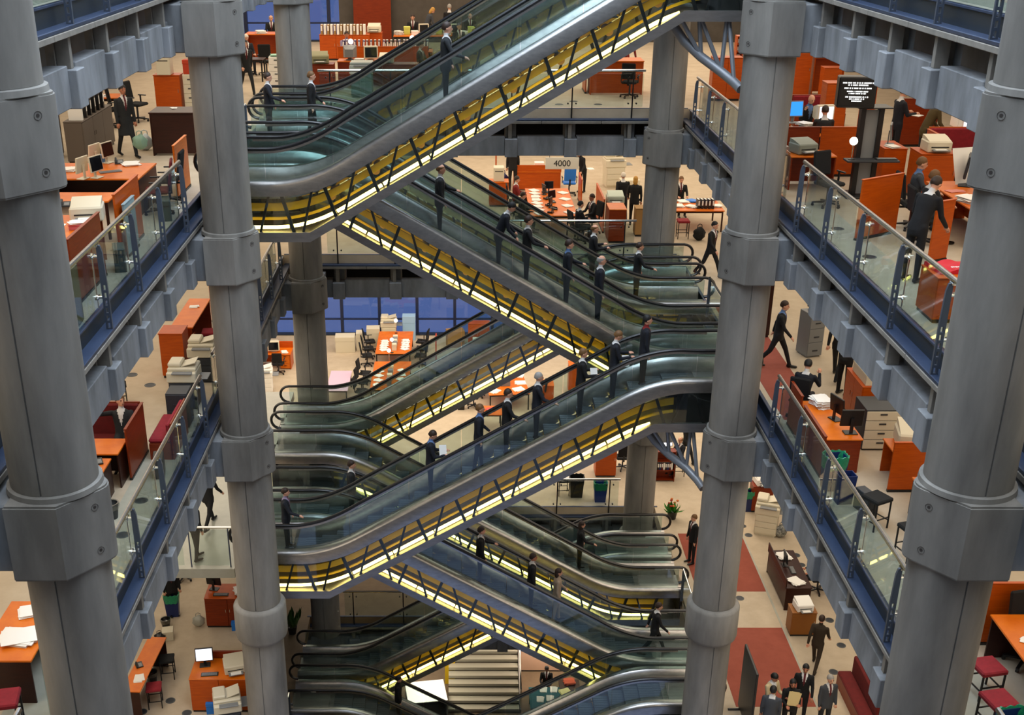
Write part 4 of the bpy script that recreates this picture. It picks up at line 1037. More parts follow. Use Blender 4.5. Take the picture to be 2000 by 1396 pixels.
tower('dark green computer case on the floor by the left balustrade, far one', (-6.46, 22.9, Z3), 0.3, MATS['green_grey_plastic'])
filing('grey cabinet seen from behind through the left balustrade glass', (-6.6, 16.6, Z3), PI, 2, 0.6, 0.5, 0.9, mat('khaki_metal', '7e7658', 0.6))
box_item('blue-grey case on the floor by the left balustrade', (-6.46, 15.75, Z3), 0.2, 0.34, 0.4, 0.14, mat('blue_grey_card', '4c6072', 0.6), 'case', 'case')
person('figure in a dark coat hurrying past the left gallery cabinets', (-8.75, 28.9, Z3), 0.7, 'coat', 'charcoal', hair='black', skin=1)
bag('pale green carrier bag swinging beside the hurrying figure', (-8.35, 28.55, Z3 + 0.25), 0.3, mat('pale_green_bag', '7fa08c', 0.5), 0.9)
cabinet('long grey-brown cupboard under the row of box files', (-9.75, 29.3, Z3), H90, 2.5, 0.45, 1.0, mat('taupe_laminate', '5c5148', 0.6), 3)
for i in range(6):
    binder(f'white box file with black edges, {["nearest", "second", "third", "fourth", "fifth", "farthest"][i]} in the row on the grey-brown cupboard', (-9.72, 28.25 + 0.36 * i, Z3 + 1.001), H90, WHITE if i == 0 else BLACKP, 0.0, 1.25, 'box files on the cupboard')
cabinet('black cupboard in the shade of the left gallery', (-10.9, 28.8, Z3), 0.2, 1.1, 0.5, 1.25, mat('black_laminate', '0e0f12', 0.5), 2)
table('orange table with a white telephone, far left gallery', (-10.6, 33.6, Z3), 0.1, 1.2, 0.8, legm=WOOD_K)
phone('white telephone on the far left gallery table', (-10.5, 33.4, Z3 + 0.741), 0.2, WHITE)
for i, (x, y, rz) in enumerate(((-10.0, 33.0, 2.0), (-9.75, 33.8, 1.2), (-10.4, 32.7, 2.8))):
    office_chair(['black office chair before the white-telephone table', 'black office chair nearest the orange cabinet, left gallery', 'black office chair left of the white-telephone table'][i], (x, y, Z3), rz, None)
cabinet('tall orange cabinet carrying a cream computer, left gallery', (-9.15, 35.3, Z3), 0, 0.75, 0.5, 1.1, WOOD, 1)
tower('cream computer case on the tall orange cabinet', (-9.2, 35.2, Z3 + 1.101), 0.0, CREAM).scale = (2.0, 1.0, 1.3)
filing('cream drawer cabinet beside the tall orange cabinet', (-8.5, 35.4, Z3), 0, 4, 0.42, 0.5, 1.1)
box_item('red folder box on the cream drawer cabinet', (-8.5, 35.35, Z3 + 1.101), 0.0, 0.36, 0.3, 0.4, mat('orange_red_card', 'b8360f', 0.6), 'folder box', 'folder_box')
desk('dark brown reception counter beside the middle left column', (-7.45, 29.45, Z3), PI, 1.5, 0.9, 1.05, WOOD_K, WOOD_K, drawers=False, name='counter', cat='counter')
papers('two white leaflets on the dark reception counter', (-7.7, 29.6, Z3 + 1.052), 0.4, 2, 0.1, 0.2)
bag('white plastic bag with blue print beside the reception counter', (-8.55, 29.75, Z3), 0.2, mat('white_bag', 'c4d0d4', 0.4), 1.0)

# ---- right gallery, middle storey
panel('red-brown wooden screen in front of the bald man, left half', (7.05, 26.75, Z3), 0, 0.85, 1.12, m=WOOD_D)
panel('orange wooden screen in front of the seated pair, right half', (7.98, 26.75, Z3), 0, 0.95, 1.12, m=WOOD)
table('desk with two monitors shared by the bald man and a colleague', (7.55, 28.15, Z3), 0, 2.3, 0.9)
lcd('flat monitor with bright blue screen beside the middle right column', on(3, 1548, 240, 0.74), 0.15, GREYP, 'blue', 1.15)
crt('cream monitor with white screen in front of the dark-haired man', on(3, 1603, 239, 0.74), 0.2, None, 'white', 1.1)
papers('scattered white papers between the two monitors', on(3, 1572, 244, 0.74), 0.5, 10, 0.26, 0.34)
person('bald man in dark jacket and pale blue shirt holding his chin', head(3, 1580, 186, 1.30) + Vector((0, 0, 0.45)), 0.15, 'sit_phone', 'navy', shirt='blue', tie='blue', hk=None)
stool('stool under the bald man', head(3, 1580, 186, 1.30), 0, h=0.46)
person('dark-haired man seen from behind at the white screen', head(3, 1613, 212, 1.30) + Vector((0, 0, 0.45)), PI - 0.1, 'sit', 'charcoal', hair='brown')
stool('stool under the dark-haired man at the white screen', head(3, 1613, 212, 1.30), 0, h=0.46)
cabinet('tall orange cabinet with books on it beyond the middle right column', (10.05, 38.4, Z3), 0, 0.7, 0.5, 1.45, WOOD, 1)
for i in range(5): binder(['black', 'cream left', 'cream middle', 'cream right', 'tan'][i] + ' book on the tall orange cabinet, right gallery', (9.78 + 0.13 * i, 38.3, Z3 + 1.451), 0, [BLACKP, CREAM, CREAM, CREAM, TAN][i], group='books on the orange cabinet')
desk('orange desk beside the tall cabinet with books', (11.0, 38.6, Z3), 0, 1.0, 0.7, 1.2, drawers=False)
papers('papers and trays on the orange desk beside the tall cabinet', (10.9, 38.5, Z3 + 1.202), 0.3, 14)
cabinet('low red-brown cabinet in front of the far orange desk', (10.75, 37.2, Z3), 0, 0.55, 0.45, 1.05, WOOD, 1)
bench('red bench behind the bald man', (9.3, 33.2, Z3), 0, 1.4, 0.8, cush=REDF)
def tv_stand(p):
    t = thing('display_stand', 'tall black twin-post stand carrying the ceiling-high text screen', 'stand', p)
    for s in (-1, 1): par(t, 'post', 'tvp', lambda: MB().box(-0.05, -0.08, 0, 0.05, 0.08, 1.85), BLACKP, (s * 0.19, 0, 0))
    par(t, 'infill_panel', 'tvi', lambda: MB().box(-0.139, -0.03, 0.05, 0.139, 0.03, 1.8), GREYP)
    par(t, 'base', 'tvb', lambda: MB().cbox(-0.4, -0.35, 0, 0.4, 0.35, 0.04, 0.01), BLACKP)
    par(t, 'shelf', 'tvs', lambda: MB().cbox(-0.5, -0.4, 0.78, 0.6, -0.081, 0.82, 0.01), CHAR)
    par(t, 'shelf', 'tvt', lambda: MB().cbox(-0.36, -0.25, 1.851, 0.36, 0.25, 1.88, 0.01), BLACKP)
    return t
tp = Vector((7.95, 24.9, Z3)); tv_stand(tp)
tv = thing('text_screen', 'black television hung high showing lines of white text', 'television', tp + Vector((-0.42, 0, 1.881)), -0.12)
par(tv, 'casing', 'tvc', lambda: MB().cbox(-0.38, -0.3, 0, 0.38, 0.0, 0.62, 0.02).add([(-0.36, 0.001, 0.03), (0.36, 0.001, 0.03), (0.36, 0.001, 0.6), (-0.36, 0.001, 0.6), (-0.22, 0.4, 0.1), (0.22, 0.4, 0.1), (0.22, 0.4, 0.45), (-0.22, 0.4, 0.45)], [(0, 1, 5, 4), (1, 2, 6, 5), (2, 3, 7, 6), (3, 0, 4, 7), (4, 5, 6, 7)]), BLACKP)
sc_ = par(tv, 'screen', 'tvscr', lambda: MB().box(-0.34, -0.306, 0.05, 0.34, -0.301, 0.57), SCR['off'])
def tvtext():
    b = MB(); rr = random.Random(2)
    for z, w in ((0.49, 0.31), (0.445, 0.2), (0.385, 0.27), (0.32, 0.21), (0.28, 0.17), (0.21, 0.23), (0.17, 0.15), (0.13, 0.1)):
        x = -w
        while x < w:
            L = rr.uniform(0.012, 0.03); b.box(x, -0.309, z, min(x + L, w), -0.3065, z + 0.026); x += L + rr.choice((0.006, 0.006, 0.02))
    return b
par(sc_, 'text_lines', 'tvtx', tvtext, SCR['text'])
desk_lamp('desk lamp on the shelf of the text screen stand', tp + Vector((-0.38, -0.25, 0.821)), 0, 0.38)
keyboard('dark keyboard on the shelf of the text screen stand', tp + Vector((0.35, -0.25, 0.821)), 0, CHAR)
cabinet('narrow orange cabinet left of the text screen pole', (9.1, 31.3, Z3), 0, 0.55, 0.5, 1.45, WOOD, 1)
panel('orange upright panel right of the text screen pole', (10.0, 31.3, Z3), 0, 0.4, 1.5, m=WOOD)
person('man in dark navy suit reading beside the text screen', (9.75, 28.3, Z3), H90 + 0.2, 'read', 'navy', hair='black')
papers('open white brochure held by the man in navy', (10.12, 28.2, Z3 + 1.12), 0.8, 3, 0.24, 0.3)
person('grey-haired man in olive brown coat leaning on a desk', (10.15, 27.55, Z3), H90, 'lean', 'olive', leg='charcoal', hair='grey', hk='thin')
panel('red-brown partition behind the man in olive', (10.95, 30.2, Z3), 0, 1.0, 1.2, m=WOOD_D)
desk('desk with a white monitor in front of the man in olive', (11.35, 28.2, Z3), 0, 1.5, 0.9, drawers=False)
crt('big white monitor glowing on the desk of the man in olive', (11.3, 28.3, Z3 + 0.741), 0.4, WHITE, 'white', 1.2)
papers('white papers on the desk of the man in olive, left', (10.85, 28.0, Z3 + 0.741), 0.2, 10, 0.28, 0.36)
papers('white papers on the desk of the man in olive, right', (11.75, 28.05, Z3 + 0.741), 0.5, 9, 0.28, 0.36)
cabinet('orange cabinet carrying a cream printer behind the three colleagues', (9.3, 24.7, Z3), 0, 0.75, 0.7, 1.0, WOOD, 1)
printer('cream laser printer on the orange cabinet', (9.3, 24.65, Z3 + 1.001), 0.0, None, 1.15)
cabinet('low orange cabinet with a laptop, left of the cream printer', (8.85, 26.1, Z3), H90, 0.9, 0.5, 0.85, WOOD, 1)
lcd('grey flat monitor seen from the side beside the cream printer', (8.85, 26.1, Z3 + 0.851), 1.2, GREYP, 'off', 1.0)
papers('white sheets beside the grey flat monitor', (8.8, 25.8, Z3 + 0.851), 0.2, 6)
bench('high orange-backed bench with red cushion by the nearest right column', (10.6, 26.35, Z3), 0, 1.5, 1.15, cush=REDF, m=WOOD)
panel('orange end panel of the red bench', (9.75, 25.9, Z3), H90, 0.9, 1.15, m=WOOD)
table('bare orange table in front of the red bench', (10.5, 25.2, Z3), 0, 1.3, 0.75)
papers('small grey card on the bare orange table', (10.6, 25.1, Z3 + 0.741), 0.1, 1, 0.12, 0.08, GREYP)
bench('red upholstered seat behind the white monitor desk', (11.7, 27.1, Z3), PI, 1.3, 1.0, cush=REDF)
person('fair man in grey suit turning towards his neighbour, rear of three', head(3, 1797, 312, 1.32) + Vector((0, 0, 0.46)), H90 - 0.2, 'sit', 'grey', hair='fair', shirt='blue', tie='blue')
office_chair('black office chair of the fair man in grey', head(3, 1797, 312, 1.32), H90, arms=False)
person('light brown-haired man in charcoal suit, middle of three', head(3, 1822, 338, 1.32) + Vector((0, 0, 0.46)), H90 + 0.2, 'sit', 'charcoal', hair='fair')
office_chair('black office chair of the middle colleague', head(3, 1822, 338, 1.32), H90, arms=False)
person('man in black suit standing with bowed head, nearest of three', head(3, 1808, 352, 1.70), 2.2, 'lean', 'black', hair='brown', h=1.02)
desk('desk of the three colleagues with papers and dark monitors', (9.0, 21.9, Z3), -H90, 2.2, 0.9, drawers=False)
lcd('dark flat monitor with a note stuck on, on the colleagues desk', (9.15, 22.6, Z3 + 0.741), -H90 - 0.4, CHAR, 'off', 1.3)
lcd('second dark flat monitor at the edge of the nearest right column', (9.25, 21.9, Z3 + 0.741), -H90 - 0.3, CHAR, 'off', 1.3)
papers('spread white papers on the colleagues desk', (8.75, 21.3, Z3 + 0.741), 0.4, 14, 0.3, 0.4)
papers('pink sheet on the colleagues desk', (8.8, 22.1, Z3 + 0.741), 0.2, 2, 0.3, 0.2, mat('pink_paper', 'd88a80', 0.8))
papers('white blurred sheet lifted behind the colleagues', (9.2, 22.85, Z3 + 1.072), 0.3, 1, 0.5, 0.7).rotation_euler = (1.2, 0, 0.3)
panel('orange wooden screen standing by the right balustrade, larger one', (7.2, 21.6, Z3), 0.55, 1.1, 1.15, m=WOOD)
panel('small orange wooden screen beside the standing man in black', (7.75, 19.95, Z3), 0.5, 0.45, 1.1, m=WOOD)
office_chair('black office chair alone on the floor by the right balustrade', (6.95, 23.95, Z3), 0.4)
desk('low cluttered desk left of the lone office chair', (7.0, 25.7, Z3), 0, 1.0, 0.7, body=WOOD_D, drawers=False)
printer('grey-green printer on the cluttered desk', (6.85, 25.75, Z3 + 0.741), 0.3, mat('grey_green_plastic', '8a9084', 0.5), 1.1)
papers('white papers on the cluttered desk', (7.25, 25.6, Z3 + 0.741), 0.1, 6)
cabinet('orange wooden cabinet topped with a red cloth by the right balustrade', (6.95, 17.05, Z3), 0, 0.95, 0.7, 0.72, WOOD, 1)
def cloth():
    b = MB(); n = 14
    for i in range(n):
        for j in range(n):
            x, y = -0.33 + 0.66 * i / (n - 1), -0.26 + 0.52 * j / (n - 1)
            b.v.append((x, y, 0.03 + 0.05 * abs(math.sin(x * 9 + y * 5)) * abs(math.cos(y * 11 - x * 4))))
    m_ = len(b.v); b.v += [(x, y, 0.0) for x, y, z in b.v]
    for i in range(n - 1):
        for j in range(n - 1):
            a = i * n + j; b.f.append((a, a + n, a + n + 1, a + 1)); b.f.append((m_ + a + 1, m_ + a + n + 1, m_ + a + n, m_ + a))
    ring = [i * n for i in range(n)] + [(n - 1) * n + j for j in range(1, n)] + [i * n + n - 1 for i in range(n - 2, -1, -1)] + [j for j in range(n - 2, 0, -1)]
    for a, c in zip(ring, ring[1:] + ring[:1]): b.f.append((a, m_ + a, m_ + c, c))
    return b
ct = thing('red_cloth', 'crumpled bright red cloth with white lettering on the orange cabinet', 'cloth', (6.85, 17.15, Z3 + 0.722), 0.1)
par(ct, 'fabric', 'clf', cloth, mat('bright_red_fabric', 'c01024', 0.7))
par(ct, 'lettering', 'cll', lambda: [b for b in [MB()] if [b.box(-0.12 + i * 0.034, -0.19 + 0.01 * (i % 2), 0.078, -0.12 + i * 0.034 + 0.022, -0.15, 0.086) for i in range(9) if i != 4]][0], WHITE)
# right gallery, seen beyond the far right column
cabinet('red wooden cupboard below the tubular bracket', (7.6, 37.6, Z3), 0, 0.9, 0.5, 1.3, WOOD, 2)
filing('white drawer unit beside the red wooden cupboard', (8.35, 36.9, Z3), 0, 3, 0.45, 0.5, 1.15, WHITE)
desk('red-edged desk with bright blue folders beside the middle right column', (7.55, 31.9, Z3), 0, 1.2, 0.7, drawers=False)
papers('bright blue folders on the red-edged desk', (7.5, 31.9, Z3 + 0.741), 0.2, 5, 0.34, 0.26, mat('cyan_card', '3ea6d8', 0.6))
stool('red-topped stool in front of the red-edged desk', (7.1, 31.0, Z3), 0.1, REDF)
office_chair('black office chair behind the red-edged desk', (7.7, 32.8, Z3), PI)
def pigeon():
    b = MB()
    b.box(-0.6, 0.26, 0, 0.6, 0.3, 1.7)
    for i in range(7): b.box(-0.6 + i * 0.2 - 0.01, -0.1, 0, -0.6 + i * 0.2 + 0.01, 0.259, 1.7)
    for k in range(8): b.box(-0.59, -0.1, k * 0.24, 0.59, 0.259, k * 0.24 + 0.02)
    return b
pg = thing('pigeonhole_rack', 'orange pigeonhole rack with white cards behind the tubular bracket', 'rack', (8.9, 39.6, Z3))
par(pg, 'frame', 'pgf', pigeon, WOOD)
for i in range(6):
    for k in range(7): par(pg, 'card', 'pgc', lambda: MB().box(-0.06, 0.0, 0.0, 0.06, 0.005, 0.12), WHITE, (-0.5 + i * 0.2, 0.1, 0.03 + k * 0.24))

# ---- left gallery, lower storey
Z2 = FL(2)
cabinet('orange angled cupboard end below the middle left column', (-7.35, 25.9, Z2), 0, 0.55, 0.6, 1.12, WOOD, 0)
desk('narrow orange counter behind the angled cupboard', (-7.3, 27.6, Z2), H90, 2.2, 0.55, 0.95, drawers=False, body=WOOD_D, name='counter', cat='counter')
papers('white paper on the narrow orange counter', (-7.3, 28.0, Z2 + 0.952), 0.2, 4, 0.2, 0.14)
panel('orange panel behind the red stools', (-6.95, 29.6, Z2), 0, 0.6, 1.3, m=WOOD)
stool('red stool beside the orange counter, far one', (-6.68, 28.4, Z2), 0.1, REDF); stool('red stool beside the orange counter, near one', (-6.78, 27.2, Z2), 0.1, REDF)
copier('cream photocopier partly behind the middle left column', (-6.62, 25.6, Z2), 0.0, CHAR, None, True, 0.95)
copier('cream photocopier with grey base in the lower left gallery', (-6.72, 24.05, Z2), 0.0, CHAR, None, True, 0.98)
filing('grey pedestal with a white top behind the lower left balustrade', (-6.62, 23.0, Z2), 0, 2, 0.45, 0.5, 0.8, CHAR)
bench('red padded bench behind the lower left balustrade', (-6.62, 21.9, Z2), -H90, 1.3, 0.8, cush=REDF, m=WOOD_D)
bench('maroon box bench under the man with open jacket', (-7.82, 21.45, Z2), 0, 1.5, 1.1)
panel('red-brown end panel of the maroon bench', (-7.02, 21.0, Z2), H90, 1.3, 1.1, m=WOOD_D)
person('man in charcoal suit lounging with one arm along the bench back', (-7.36, 21.3, Z2 + 0.44), 0.1, 'sit_back', 'charcoal', shirt='white', tie='white', hair='fair')
desk('bright orange table with folding flap in front of the lounging man', (-7.75, 20.35, Z2), 0, 1.3, 0.7, 0.74, drawers=False, body=WOOD_K)
desk('near orange table beside the nearest left column', (-7.75, 19.4, Z2), 0, 1.1, 1.0, 0.70, drawers=False, body=WOOD_K)
phone('black telephone on the near orange table', (-7.4, 19.7, Z2 + 0.701), 0.4)
papers('magazine with white cover on the near orange table', (-7.35, 19.3, Z2 + 0.701), 0.2, 6, 0.2, 0.28)
basket('dark waste basket with pale bag below the lower left balustrade', (-6.98, 18.85, Z2), CHAR)
tower('black computer case standing behind the lower left balustrade', (-6.52, 20.6, Z2), 0.2, BLACKP)
stool('dark wire stool frame under the beam, lower left gallery', (-8.2, 24.1, Z2), 0.3, BLKF, 0.5, 0.3)
for u, v in ((258, 732), (293, 752), (276, 978), (240, 1045)): outlet(u, v, Z2)
# ---- lower storey beside the nearest left column
desk('orange desk strewn with papers at the left edge of the picture', (-6.95, 14.2, Z2), H90, 1.5, 0.8, drawers=False, body=WOOD_K)
papers('broad white sheets on the desk at the left picture edge', (-6.9, 14.0, Z2 + 0.741), 1.6, 8, 0.4, 0.5)
papers('green and white forms on the desk at the left picture edge', (-7.0, 14.65, Z2 + 0.741), 0.3, 6, 0.24, 0.3)
stool('maroon-topped stool at the left picture edge', (-6.78, 12.9, Z2), 0.2, REDF, 0.55, 0.42)
bag('black bag on the floor at the left picture edge', (-6.9, 12.3, Z2), 0.3, BLKF, 1.3)
person('hidden worker whose forearm shows over the papers, left picture edge', (-6.6, 15.05, Z2 + 0.44), 0.2, 'sit', 'white', leg='black', hair='brown')
stool('stool under the worker at the left picture edge', (-6.6, 15.05, Z2), 0, h=0.46)

# ---- right gallery, lower storey
slab('trim_41', 'red carpet strip in the lower right gallery', 6.4, 23.2, 7.3, 31, Z2 + 0.007, 0.006, RED_C)
person('man in dark blue suit telephoning with his back turned, lower right gallery', head(2, 1570, 722, 1.30) + Vector((0.15, 0.35, 0.45)), 2.6, 'sit_phone', 'navy', hair='black')
office_chair('black office chair of the telephoning man', head(2, 1570, 722, 1.30) + Vector((0.15, 0.35, 0)), 2.6, arms=False)
person('dark-coated person bending forward, lower right gallery, nearest', (8.05, 24.6, Z2), 2.2, 'bend', 'black', hair='black')
person('person in black standing behind the bending one', (8.2, 25.6, Z2), 2.6, 'walk', 'black', hair='black')
person('blurred person in black with teal scarf, by the red carpet', (6.95, 26.3, Z2), 1.2, 'walk', 'black', shirt='blue', hair='brown')
cabinet('dark wooden cupboard behind the blurred person', (6.9, 28.6, Z2), 0, 0.8, 0.5, 1.6, WOOD_K, 2)
lcd('dark monitor fixed beside the beam, lower right gallery', (8.0, 27.2, Z2 + 1.13), 0.3, BLACKP)
filing('grey pedestal under the dark monitor, lower right gallery', (8.0, 27.2, Z2), 0.3, 3, 0.42, 0.5, 1.12, GREYP)
cabinet('orange cupboard carrying a long cream scanner', (8.1, 23.35, Z2), -H90, 1.1, 0.5, 0.95, WOOD, 2)
box_item('long cream scanner on the orange cupboard', (8.1, 23.3, Z2 + 0.951), 0.0, 0.36, 0.9, 0.24, CREAM, 'scanner', 'scanner')
filing('cream and grey drawer tower in the lower right gallery', (7.95, 22.05, Z2), 0, 4, 0.7, 0.75, 0.9, CREAM, CHAR)
desk('orange stand with low front carrying a big cream copier', (8.0, 20.4, Z2), -H90, 0.8, 0.7, 0.7, drawers=False)
printer('big cream desktop copier on the orange stand', (8.15, 20.5, Z2 + 0.701), -0.2, None, 1.6)
panel('orange upright board in front of the cream desktop copier', (8.0, 19.88, Z2), 0, 0.95, 1.05, m=WOOD)
desk('orange desk with a booklet beside the nearest right column', (7.95, 18.25, Z2), -H90, 1.6, 0.7, 0.74, drawers=False, body=WOOD_K)
papers('open white booklet on the orange desk by the right column', (7.85, 18.75, Z2 + 0.741), 0.5, 5, 0.3, 0.22)
papers('blue folder beside the open booklet', (8.1, 18.4, Z2 + 0.741), 0.1, 2, 0.24, 0.3, BLUEP)
stool('black-topped stool in front of the booklet desk', fp(2, 1714, 970, 0.6), 0.5)
stool('second black stool half hidden by the right column', (7.1, 17.45, Z2), 0.3)
desk('wooden desk with monitors behind the lower right balustrade', (6.85, 21.6, Z2), -H90, 1.9, 0.75, drawers=False, body=WOOD_D)
papers('thick pile of white papers on the lower right desk', (6.85, 22.3, Z2 + 0.741), 0.3, 26, 0.3, 0.4)
lcd('black flat monitor turned sideways on the lower right desk', (6.95, 21.6, Z2 + 0.741), 1.9, BLACKP, 'off', 1.1)
lcd('black flat monitor seen from behind on the lower right desk', (7.05, 20.95, Z2 + 0.741), PI, BLACKP, 'off', 1.1)
panel('brown wooden partition behind the lower right balustrade, near one', (6.42, 21.2, Z2), H90, 1.5, 0.9, m=WOOD_D)
panel('brown wooden partition behind the lower right balustrade, far one', (6.42, 22.6, Z2), H90, 0.8, 1.0, m=WOOD_D)
bin_('blue bin with green liner behind the lower right balustrade', fp(2, 1632, 890, 0.7), 0.1, None, TEALB)
bin_('dark blue bin without liner beside the green-lined bin', (6.55, 19.45, Z2), 0.1, None, None, 0.6, 0.34)
tower('dark grey computer case on the floor by the green-lined bin', (6.85, 19.1, Z2), 0.3, CHAR)
# ---- lower storey beside the nearest right column
desk('orange desk at the right edge of the picture', (7.6, 13.75, Z2), -H90, 1.7, 0.8, drawers=False, body=WOOD_K)
papers('white booklet on the desk at the right picture edge', (7.5, 13.5, Z2 + 0.741), 0.3, 4)
papers('white handset-sized card on the desk at the right picture edge', (7.45, 13.9, Z2 + 0.741), 0.9, 2, 0.1, 0.16)
panel('red-brown screen behind the desk at the right picture edge', (7.6, 14.9, Z2), 0, 1.2, 1.1, m=WOOD)
office_chair('black office chair at the right edge of the picture', (7.75, 14.4, Z2), 0.2)
stool('maroon-topped stool beside the right-edge desk, far one', (6.85, 13.7, Z2), 0.2, REDF, 0.5, 0.4); stool('maroon-topped stool beside the right-edge desk, near one', (6.7, 12.95, Z2), 0.2, REDF, 0.5, 0.4)
bin_('blue bin with green liner in the bottom right corner', (6.62, 12.3, Z2), 0.2, None, TEALB)
ORD = ['first', 'second', 'third', 'fourth', 'fifth', 'sixth', 'seventh', 'eighth', 'ninth', 'tenth', 'eleventh', 'twelfth', 'thirteenth', 'fourteenth', 'fifteenth', 'sixteenth', 'seventeenth', 'eighteenth', 'nineteenth', 'twentieth', 'twenty-first', 'twenty-second']
# ---------------------------------------------------------------- far gallery, middle storey (desks among binders)
slab('wall_panelling', 'dark panelled wall at the far end of the middle storey', -5.85, YW - 0.5, XO, YW - 0.2, FL(3) + 3.5, 3.5, mat('dark_panelling', '4a443e', 0.7, 0, '55504a', 2, space='w'))
panel('tall red-brown wall panel behind the far desks', (-4.4, 52.6, Z3), 0, 1.6, 2.3, m=WOOD_D)
def counter3(lab, x0, x1, y, h=0.85, d=0.6, m=None): return cabinet(lab, ((x0 + x1) / 2, y, Z3), 0, x1 - x0, d, h, m or WOOD_D, max(1, round((x1 - x0) / 0.6)))
counter3('brown cupboard behind the far glass balustrade, beside the far left column', -5.6, -4.75, 39.6)
counter3('brown cupboard behind the far glass balustrade, right of the photocopier', -3.15, -2.0, 39.6)
copier('pale green photocopier standing behind the far balustrade', (-3.75, 38.3, Z3), 0, mat('pale_green_plastic', '7f8c80', 0.5), mat('pale_grey_plastic', 'a8aca0', 0.5), False, 1.1)
desk('far orange desk carrying the backs of two monitors', (-3.95, 40.4, Z3), PI, 1.5, 0.7, 0.85, drawers=False, body=WOOD_D)
crt('monitor seen from behind on the far orange desk', (-4.3, 40.35, Z3 + 0.851), PI, GREYP, 'off', 1.1)
crt('cream monitor with dark screen on the far orange desk', (-3.6, 40.35, Z3 + 0.851), 0.1, None, 'off', 1.15)
desk_lamp('small bright lamp behind the far monitors, left one', (-4.28, 40.7, Z3 + 0.851), 0, 0.55)
papers('white papers in front of the far monitors', (-3.95, 40.15, Z3 + 0.851), 0.1, 12, 0.3, 0.22)
printer('olive printer on the brown cupboard beside the far left column', (-5.2, 39.6, Z3 + 0.851), 0.1, mat('olive_plastic', '8d8a66', 0.6), 1.3)
printer('cream printer in front of the dark-screened far monitor', (-3.05, 39.7, Z3 + 0.851), 0.0, None, 1.1)
panel('long orange screen across the far desks', (-3.3, 42.0, Z3), 0, 3.1, 1.1, m=WOOD)
desk('far desk behind the long orange screen', (-3.2, 42.6, Z3), 0, 3.2, 0.8, 0.9, drawers=False, body=WOOD_D)
cols = [BLUEP, BLACKP, mat('purple_card', '3a2a6a', 0.6), BLACKP, mat('dark_red_card', '5a1218', 0.6), CHAR, MATS['dark_red_card']]
bn = 'far desk folders'
for i in range(22):
    binder(f'{ORD[i]} upright folder from the left on the long far desk', (-4.72 + 0.14 * i, 42.55, Z3 + 0.901), 0.05 * (i % 3), cols[(i * 3) % 7] if i > 5 else cols[2], 0.0 if i % 5 else 0.1, 1.1, bn)
cabinet('low shelf below the far window', (-5.1, 47.2, Z3), 0, 1.9, 0.4, 0.95, WOOD, 3)
for i in range(14):
    binder(f'{ORD[i]} file from the left on the shelf below the far window', (-5.95 + 0.125 * i, 47.15, Z3 + 0.951), 0, WHITE if i % 2 else TAN, 0, 1.15, 'files below the far window')
printer('cream printer at the right end of the shelf below the far window', (-4.0, 47.9, Z3 + 0.95), 0, None, 1.2)
cabinet('stand under the cream printer by the far window', (-4.0, 47.9, Z3), 0, 0.6, 0.5, 0.949, WOOD, 1)
person('man with reddish face reading behind the far purple folders', (-4.75, 44.2, Z3 + 0.46), 0.3, 'sit', 'lilac', hair='brown', shirt='lilac', tie='lilac', skin=1)
stool('stool under the man behind the purple folders', (-4.75, 44.2, Z3), 0, h=0.48)
for i, (x0, x1, y) in enumerate(((-3.3, -1.3, 49.0), (-1.2, 0.8, 49.3))):
    table(['cluttered long table in the far background, left', 'cluttered long table in the far background, right'][i], ((x0 + x1) / 2, y, Z3), 0, x1 - x0, 1.0)
rr = random.Random(5)
for i in range(12):
    x = -3.1 + 0.32 * i; k = i % 4
    lab = ['first', 'second', 'third', 'fourth', 'fifth', 'sixth', 'seventh', 'eighth', 'ninth', 'tenth', 'eleventh', 'twelfth'][i]
    if k == 0: papers(f'heap of white papers, {lab} item from the left on the far background tables', (x, 48.9, Z3 + 0.741), rr.random(), 24, 0.24, 0.3, group='clutter on the far tables')
    elif k == 1: box_item(f'yellowish paper box, {lab} item from the left on the far background tables', (x, 49.1, Z3 + 0.741), 0.1, 0.24, 0.24, 0.3, [CREAM, mat('lime_card', 'c8cc60', 0.7)][i % 2], group='clutter on the far tables')
    elif k == 2: box_item(f'pale tray of documents, {lab} item from the left on the far background tables', (x, 48.9, Z3 + 0.741), 0.2, 0.26, 0.3, 0.16, WHITE, 'tray', 'document_tray', 'clutter on the far tables')
    else: crt(f'cream monitor, {lab} item from the left on the far background tables', (x, 49.2, Z3 + 0.741), 0.2, None, 'off', 1.0, 'clutter on the far tables')
person('man in white shirt seated behind the far clutter', (-2.6, 50.6, Z3 + 0.46), 0.0, 'sit', 'black', hair='brown'); stool('stool of the man behind the far clutter', (-2.6, 50.6, Z3), 0, h=0.48)
person('fair woman in grey stooping over the far tables', (-2.05, 50.4, Z3), H90 + 0.4, 'lean', 'grey', hair='blond', hk='long', shirt='grey', tie='grey', h=0.97)
person('man in black standing with his back turned in the far background', (-1.1, 50.6, Z3), PI, 'stand', 'black', hair='grey')
person('bald man in dark suit seated in the far background', (-0.25, 51.0, Z3 + 0.46), 0.1, 'sit', 'black', hair='grey', hk='thin'); stool('stool of the bald man in the far background', (-0.25, 51.0, Z3), 0, h=0.48)
person('dark-haired man bent over papers behind the topmost escalator', (-2.0, 41.0, Z3 + 0.46), 1.2, 'sit', 'charcoal', hair='brown'); stool('stool of the man bent over papers', (-2.0, 41.0, Z3), 0, h=0.48)
person('blurred man in grey suit standing behind the topmost escalator', (-0.7, 43.2, Z3), 0.4, 'stand2', 'charcoal', hair='brown')
person('seated man with brown hair behind the topmost escalator, right', (-0.15, 45.0, Z3 + 0.46), 0.2, 'sit', 'charcoal', hair='fair'); stool('stool of the brown-haired man behind the escalator', (-0.15, 45.0, Z3), 0, h=0.48)
